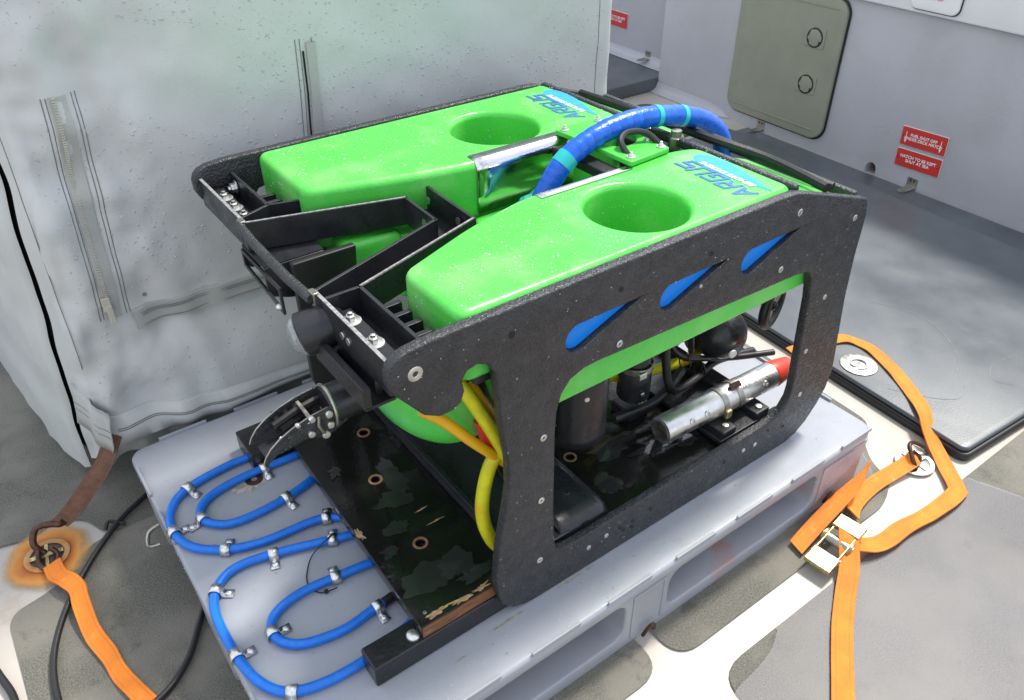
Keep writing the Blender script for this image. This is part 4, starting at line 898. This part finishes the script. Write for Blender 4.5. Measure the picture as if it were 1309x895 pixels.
pipe('yellow_cable', [(.70, .29, .31), (.76, .30, .30), (.813, .29, .290), (.886, .285, .276), (.976, .29, .260), (1.03, .31, .27)], .0105, 'yellow')
pipe('black_lead', [(.835, .25, .50), (.836, .245, .40), (.838, .235, .32), (.845, .225, .283), (.87, .225, .268), (.93, .235, .262), (1.0, .25, .262), (1.1, .24, .25)], .008, 'cable')
pipe('black_lead', [(.84, .26, .40), (.87, .255, .345), (.90, .25, .315), (.95, .25, .29), (1.03, .23, .27), (1.11, .2, .265)], .0065, 'cable')
pipe('black_lead', [(.86, .24, .43), (.90, .245, .38), (.915, .25, .34), (.93, .26, .31)], .006, 'cable')
pipe('black_lead', [(.70, .27, .32), (.74, .30, .31), (.80, .31, .33), (.85, .30, .36), (.93, .29, .33)], .007, 'cable')
pipe('black_lead', [(.72, .24, .262), (.80, .23, .262), (.85, .235, .272), (.90, .25, .285)], .009, 'cable')
for x, y, z in ((.905, .25, .305), (.945, .245, .275)): MB().tube([Vector((x, y+.014*cos(a), z-.005+.017*sin(a))) for a in [2*pi*k/14 for k in range(14)]], .0016, 6, closed=True).build('cable_tie', 'rubber', RV)
for k in range(9):
    x0 = .60+.035*k; y0 = .26+.05*random.random()
    pipe('black_lead', [(x0, y0, .50), (x0+.02*random.uniform(-1, 1), y0+.02, .42), (x0+.05, y0+.03*random.uniform(-1, 1), .36+.03*random.random()), (x0+.12, y0+.05*random.random(), .31+.05*random.random()), (x0+.2, y0+.04, .33)], random.choice((.0045, .006, .007)), 'cable')
MB().box((.70, .36, .40), (.16, .06, .12)).build('junction_box', 'black', RV, bevel=.006)
MB().box((.79, .27, .236), (.05, .05, .022)).build('terminal_block', 'black', RV, bevel=.003)
MB().lathe([(.007, 0), (.007, .004), (.003, .005), (0, .004)], (.80, .255, .247), (0, 0, 1), 6).build('bolt', 'steel', RV)
MB().box((.97, .34, .24), (.04, .34, .02)).build('rear_sill', 'black', RV, bevel=.002)

# ------------------------------------------------------------------ lashing gear
OR = {}
def web(name, pts, wid, m, label, cat='strap', n=6, group=None, th=.0028):
    P = spline([p for p, _ in pts], n); Wv = spline([Vector(v).normalized() for _, v in pts], n)
    Wv = [v+Vector((0, 0, .10*nse(p.x, p.y, 0, 22, wid*99))) for p, v in zip(P, Wv)]; P = [p+Vector((0, 0, .0016+.0016*nse(p.x, p.y, 0, 30, 5))) for p in P]
    o = MB().ribbon(list(zip(P, Wv)), wid*.9, th).build(name, m, smooth=50); return tag(o, label, cat, group)
def halo():
    m = bpy.data.materials.new('rust_halo_stain'); m.use_nodes = True; n = m.node_tree.nodes; l = m.node_tree.links; b = n['Principled BSDF']; b.inputs['Roughness'].default_value = .6
    t = n.new('ShaderNodeTexCoord'); ln = n.new('ShaderNodeVectorMath'); ln.operation = 'LENGTH'; l.new(t.outputs['Object'], ln.inputs[0])
    q = n.new('ShaderNodeTexNoise'); q.inputs['Scale'].default_value = 26; q.inputs['Detail'].default_value = 6; l.new(t.outputs['Object'], q.inputs['Vector'])
    ad = n.new('ShaderNodeMath'); ad.operation = 'MULTIPLY_ADD'; ad.inputs[1].default_value = .034; l.new(q.outputs['Fac'], ad.inputs[0]); l.new(ln.outputs['Value'], ad.inputs[2])
    r = n.new('ShaderNodeValToRGB'); e = r.color_ramp.elements; e[0].position = .0; e[0].color = (.16, .05, .015, 1); e[1].position = .14; e[1].color = (.52, .42, .28, 1)
    for ps, cl in ((.052, (.20, .06, .015, 1)), (.063, (.50, .15, .02, 1)), (.074, (.62, .25, .04, 1)), (.088, (.58, .33, .11, 1))): k = e.new(ps); k.color = cl
    l.new(ad.outputs[0], r.inputs[0]); l.new(r.outputs[0], b.inputs['Base Color'])
    a = n.new('ShaderNodeMapRange'); a.inputs['From Min'].default_value = .078; a.inputs['From Max'].default_value = .097; a.inputs['To Min'].default_value = 1; a.inputs['To Max'].default_value = 0
    l.new(ad.outputs[0], a.inputs[0]); l.new(a.outputs[0], b.inputs['Alpha']); return m
G['rusthalo'] = halo()
# right-hand ring socket
def ring_socket(name, x, y, label, body, rusty):
    s_ = thing(name, label, 'deck ring', (x, y, .004))
    if rusty:
        o_ = plate('rust_halo', [circ(x, y, .10, 48)], .0, 'rusthalo', s_, XY(.0052), bevel=0)
    plate('rim', [circ(x, y, .040, 36), circ(x, y, .030, 30)], .004, body, s_, XY(.0068), bevel=.001)
    plate('cup', [circ(x, y, .0305, 28)], .001, 'bronze' if rusty else 'steelwet', s_, XY(.0062), bevel=.0002)
    MB().bar((x-.029, y+.004, .0085), (x+.029, y-.004, .0085), .010, .004).build('cross_bar', 'steeldull' if not rusty else 'zinc', s_, bevel=.001)
    MB().bar((x-.004, y-.029, .0075), (x+.004, y+.029, .0075), .007, .003).build('cross_bar', 'steeldull' if not rusty else 'zinc', s_, bevel=.001)
    return s_
ring_socket('lashing_ring', 1.355, -.036, 'steel lashing ring socket in cream deck beside the raised hatch corner', 'steel', False)
hk = MB().tube(spline([(1.335, -.050, .012), (1.332, -.036, .034), (1.345, -.018, .046), (1.366, -.016, .042), (1.392, -.030, .024), (1.398, -.040, .012)], 6), .0045, 9).build('strap_hook', 'bronze')
tag(hk, 'dark steel hook caught in the lashing ring by the hatch corner', 'hook')
MB().tube(spline([(1.336, -.05, .014), (1.352, -.045, .012), (1.36, -.04, .022), (1.350, -.028, .034)], 5), .004, 8).build('hook_tip', 'bronze', hk)
ring_socket('lashing_ring', -.190, .793, 'rusty lashing ring socket with an orange rust halo on cream deck', 'rust', True)
hk = MB().tube(spline([(-.192, .800, .008), (-.203, .812, .028), (-.190, .826, .050), (-.168, .822, .052), (-.150, .812, .050), (-.142, .806, .058)], 6), .0062, 10).build('strap_hook', 'bronze')
tag(hk, 'brown tarnished hook holding both straps at the rusty ring', 'hook')
MB().tube(spline([(-.20, .80, .02), (-.205, .772, .014), (-.196, .752, .012), (-.180, .757, .012), (-.172, .775, .015), (-.178, .79, .02)], 5), .005, 9).build('hook_eye', 'bronze', hk)
# brown strap from the cover to the ring
web('brown_strap', [((-.150, .812, .050), (.5, -.5, -.3)), ((-.128, .806, .068), (.5, -.4, -.4)), ((-.09, .803, .105), (.56, -.42, -.56)), ((-.045, .805, .148), (.5, -.5, -.5)), ((-.008, .825, .195), (.5, -.5, -.5))], .036, 'brownweb', 'dirty brown webbing strap tied from the canvas cover to rusty ring')
# orange strap at the left
web('orange_strap', [((-.186, .757, .014), (1, .25, 0)), ((-.183, .72, .017), (1, .25, 0)), ((-.170, .688, .026), (.95, .2, .1)), ((-.160, .655, .030), (.8, -.1, .4)), ((-.162, .62, .026), (.85, .35, .15)), ((-.162, .56, .011), (.85, .5, 0)), ((-.150, .50, .008), (.8, .6, 0)), ((-.145, .455, .008), (.75, .65, 0)), ((-.13, .40, .008), (.7, .7, 0)), ((-.10, .30, .008), (.8, .6, 0)), ((-.09, .22, .008), (.8, .6, 0))], .036, 'orange', 'orange strap running from the rusty lashing ring across the deck', group=None)
# orange strap at the right: long free run, ring tail, ratchet
web('orange_strap', [((1.43, .352, .037), (.15, 1, .05)), ((1.50, .34, .038), (.15, 1, .1)), ((1.575, .318, .037), (.15, 1, .0)), ((1.600, .285, .036), (.7, .8, .0)), ((1.600, .235, .036), (1, .25, 0)), ((1.570, .16, .036), (1, -.25, 0)), ((1.525, .085, .036), (1, -.3, 0)), ((1.480, .03, .042), (1, -.35, .0)), ((1.445, -.005, .03), (1, -.3, -.2)), ((1.41, -.06, .010), (1, -.4, 0)), ((1.365, -.115, .009), (1, -.5, 0)), ((1.335, -.145, .0105), (.9, -.6, 0))], .040, 'orange', 'long orange strap lying over the dark hatch edge and past its lifting ring')
web('orange_strap', [((1.345, -.138, .0135), (.35, -.9, .0)), ((1.30, -.142, .0135), (.25, -.95, .05)), ((1.23, -.138, .013), (.2, -1, .2)), ((1.16, -.128, .013), (.1, -1, .1)), ((1.11, -.128, .014), (-.15, -1, .1)), ((1.07, -.120, .018), (-.35, -1, .0)), ((1.035, -.100, .026), (-.35, -1, .0))], .040, 'orange', 'orange strap end folded back across the puddle to the ratchet')
web('orange_strap', [((1.350, -.038, .024), (.2, 1, .5)), ((1.325, -.036, .022), (.1, 1, .35)), ((1.28, -.030, .014), (.0, 1, .2)), ((1.22, -.026, .013), (.0, 1, .3)), ((1.175, -.030, .016), (.1, 1, .4)), ((1.13, -.040, .022), (.1, 1, .3)), ((1.10, -.055, .028), (.1, 1, .2))], .036, 'orange', 'short orange strap from the steel lashing ring to the ratchet')
web('orange_strap', [((1.06, -.070, .045), (.6, -.8, .0)), ((1.03, -.090, .043), (.58, -.82, .0)), ((.99, -.125, .024), (.58, -.82, 0)), ((.94, -.155, .011), (.58, -.82, 0)), ((.87, -.198, .009), (.57, -.82, 0)), ((.77, -.27, .009), (.57, -.82, 0)), ((.66, -.35, .009), (.57, -.82, 0)), ((.50, -.46, .009), (.57, -.82, 0))], .040, 'orange', 'orange strap tail hanging from the ratchet across the puddle')
web('orange_strap', [((1.185, -.014, .062), (.6, .2, .8)), ((1.175, -.022, .078), (.7, .3, .6)), ((1.14, -.028, .066), (.5, .5, .5)), ((1.08, -.026, .042), (.3, .9, .3)), ((1.01, -.030, .024), (.2, 1, .2)), ((.955, -.036, .012), (.2, 1, .1))], .038, 'orange', 'orange strap loop against pallet foot, lying beside the ratchet')
rt_ = thing('ratchet_buckle', 'worn yellow zinc ratchet buckle holding the orange straps', 'ratchet', (1.03, -.075, .006))
dr = Vector((.97, .10, .16)).normalized(); sdv = Vector((.10, -.97, 0)).normalized(); nv = dr.cross(sdv).normalized(); nv = nv if nv.z > 0 else -nv
RM = Matrix((dr, sdv, nv)).transposed(); rc = Vector((1.008, -.083, .030))
for q in (-1, 1): MB().box(rc+sdv*q*.022, (.105, .003, .022), RM).build('side_frame', 'zinc', rt_, bevel=.001)
MB().box(rc-dr*.052+nv*.006, (.036, .052, .011), RM).build('handle_plate', 'zinc', rt_, bevel=.002)
MB().box(rc+dr*.042+nv*.010, (.032, .054, .009), RM).build('handle_plate', 'zinc', rt_, bevel=.002)
MB().tube([rc+sdv*.030+dr*.004, rc-sdv*.030+dr*.004], .0105, 14).build('spindle', 'steeldull', rt_)
for d in (-.03, .034): MB().tube([rc+sdv*.026+dr*d, rc-sdv*.026+dr*d], .004, 10).build('pin', 'steeldull', rt_)
for q in (-1, 1): MB().lathe([(.016, -.002), (.016, .002), (.013, .003), (0, .003)], rc+sdv*q*.0255+dr*.004, sdv*q, 11).build('gear', 'zinc', rt_)
# cables on deck at the left
cb_ = MB().tube(spline([(.05, .86, .012), (-.007, .829, .0125), (-.062, .792, .0125), (-.129, .722, .0125), (-.188, .637, .0125), (-.225, .55, .0125), (-.236, .464, .0125), (-.225, .40, .0125), (-.17, .36, .0125), (-.10, .372, .0125), (-.048, .411, .0125), (-.010, .467, .0125), (.03, .53, .0125)], 8), .0056, 10).build('black_cable', 'cable')
tag(cb_, 'black cable looping over the deck beneath the orange strap by the pallet', 'cable')
MB().tube(spline([(-.085, .79, .01), (-.075, .80, .018), (-.06, .792, .013), (-.05, .786, .008)], 4), .004, 7).build('cable_knot', 'cable', cb_)
cb_ = MB().tube(spline([(-.33, .78, .0112), (-.325, .66, .0112), (-.305, .57, .0112), (-.292, .50, .0112), (-.30, .40, .0112)], 8), .006, 10).build('black_cable', 'cable')
tag(cb_, 'black cable lying along the cream strip beside the dark deck panel', 'cable')
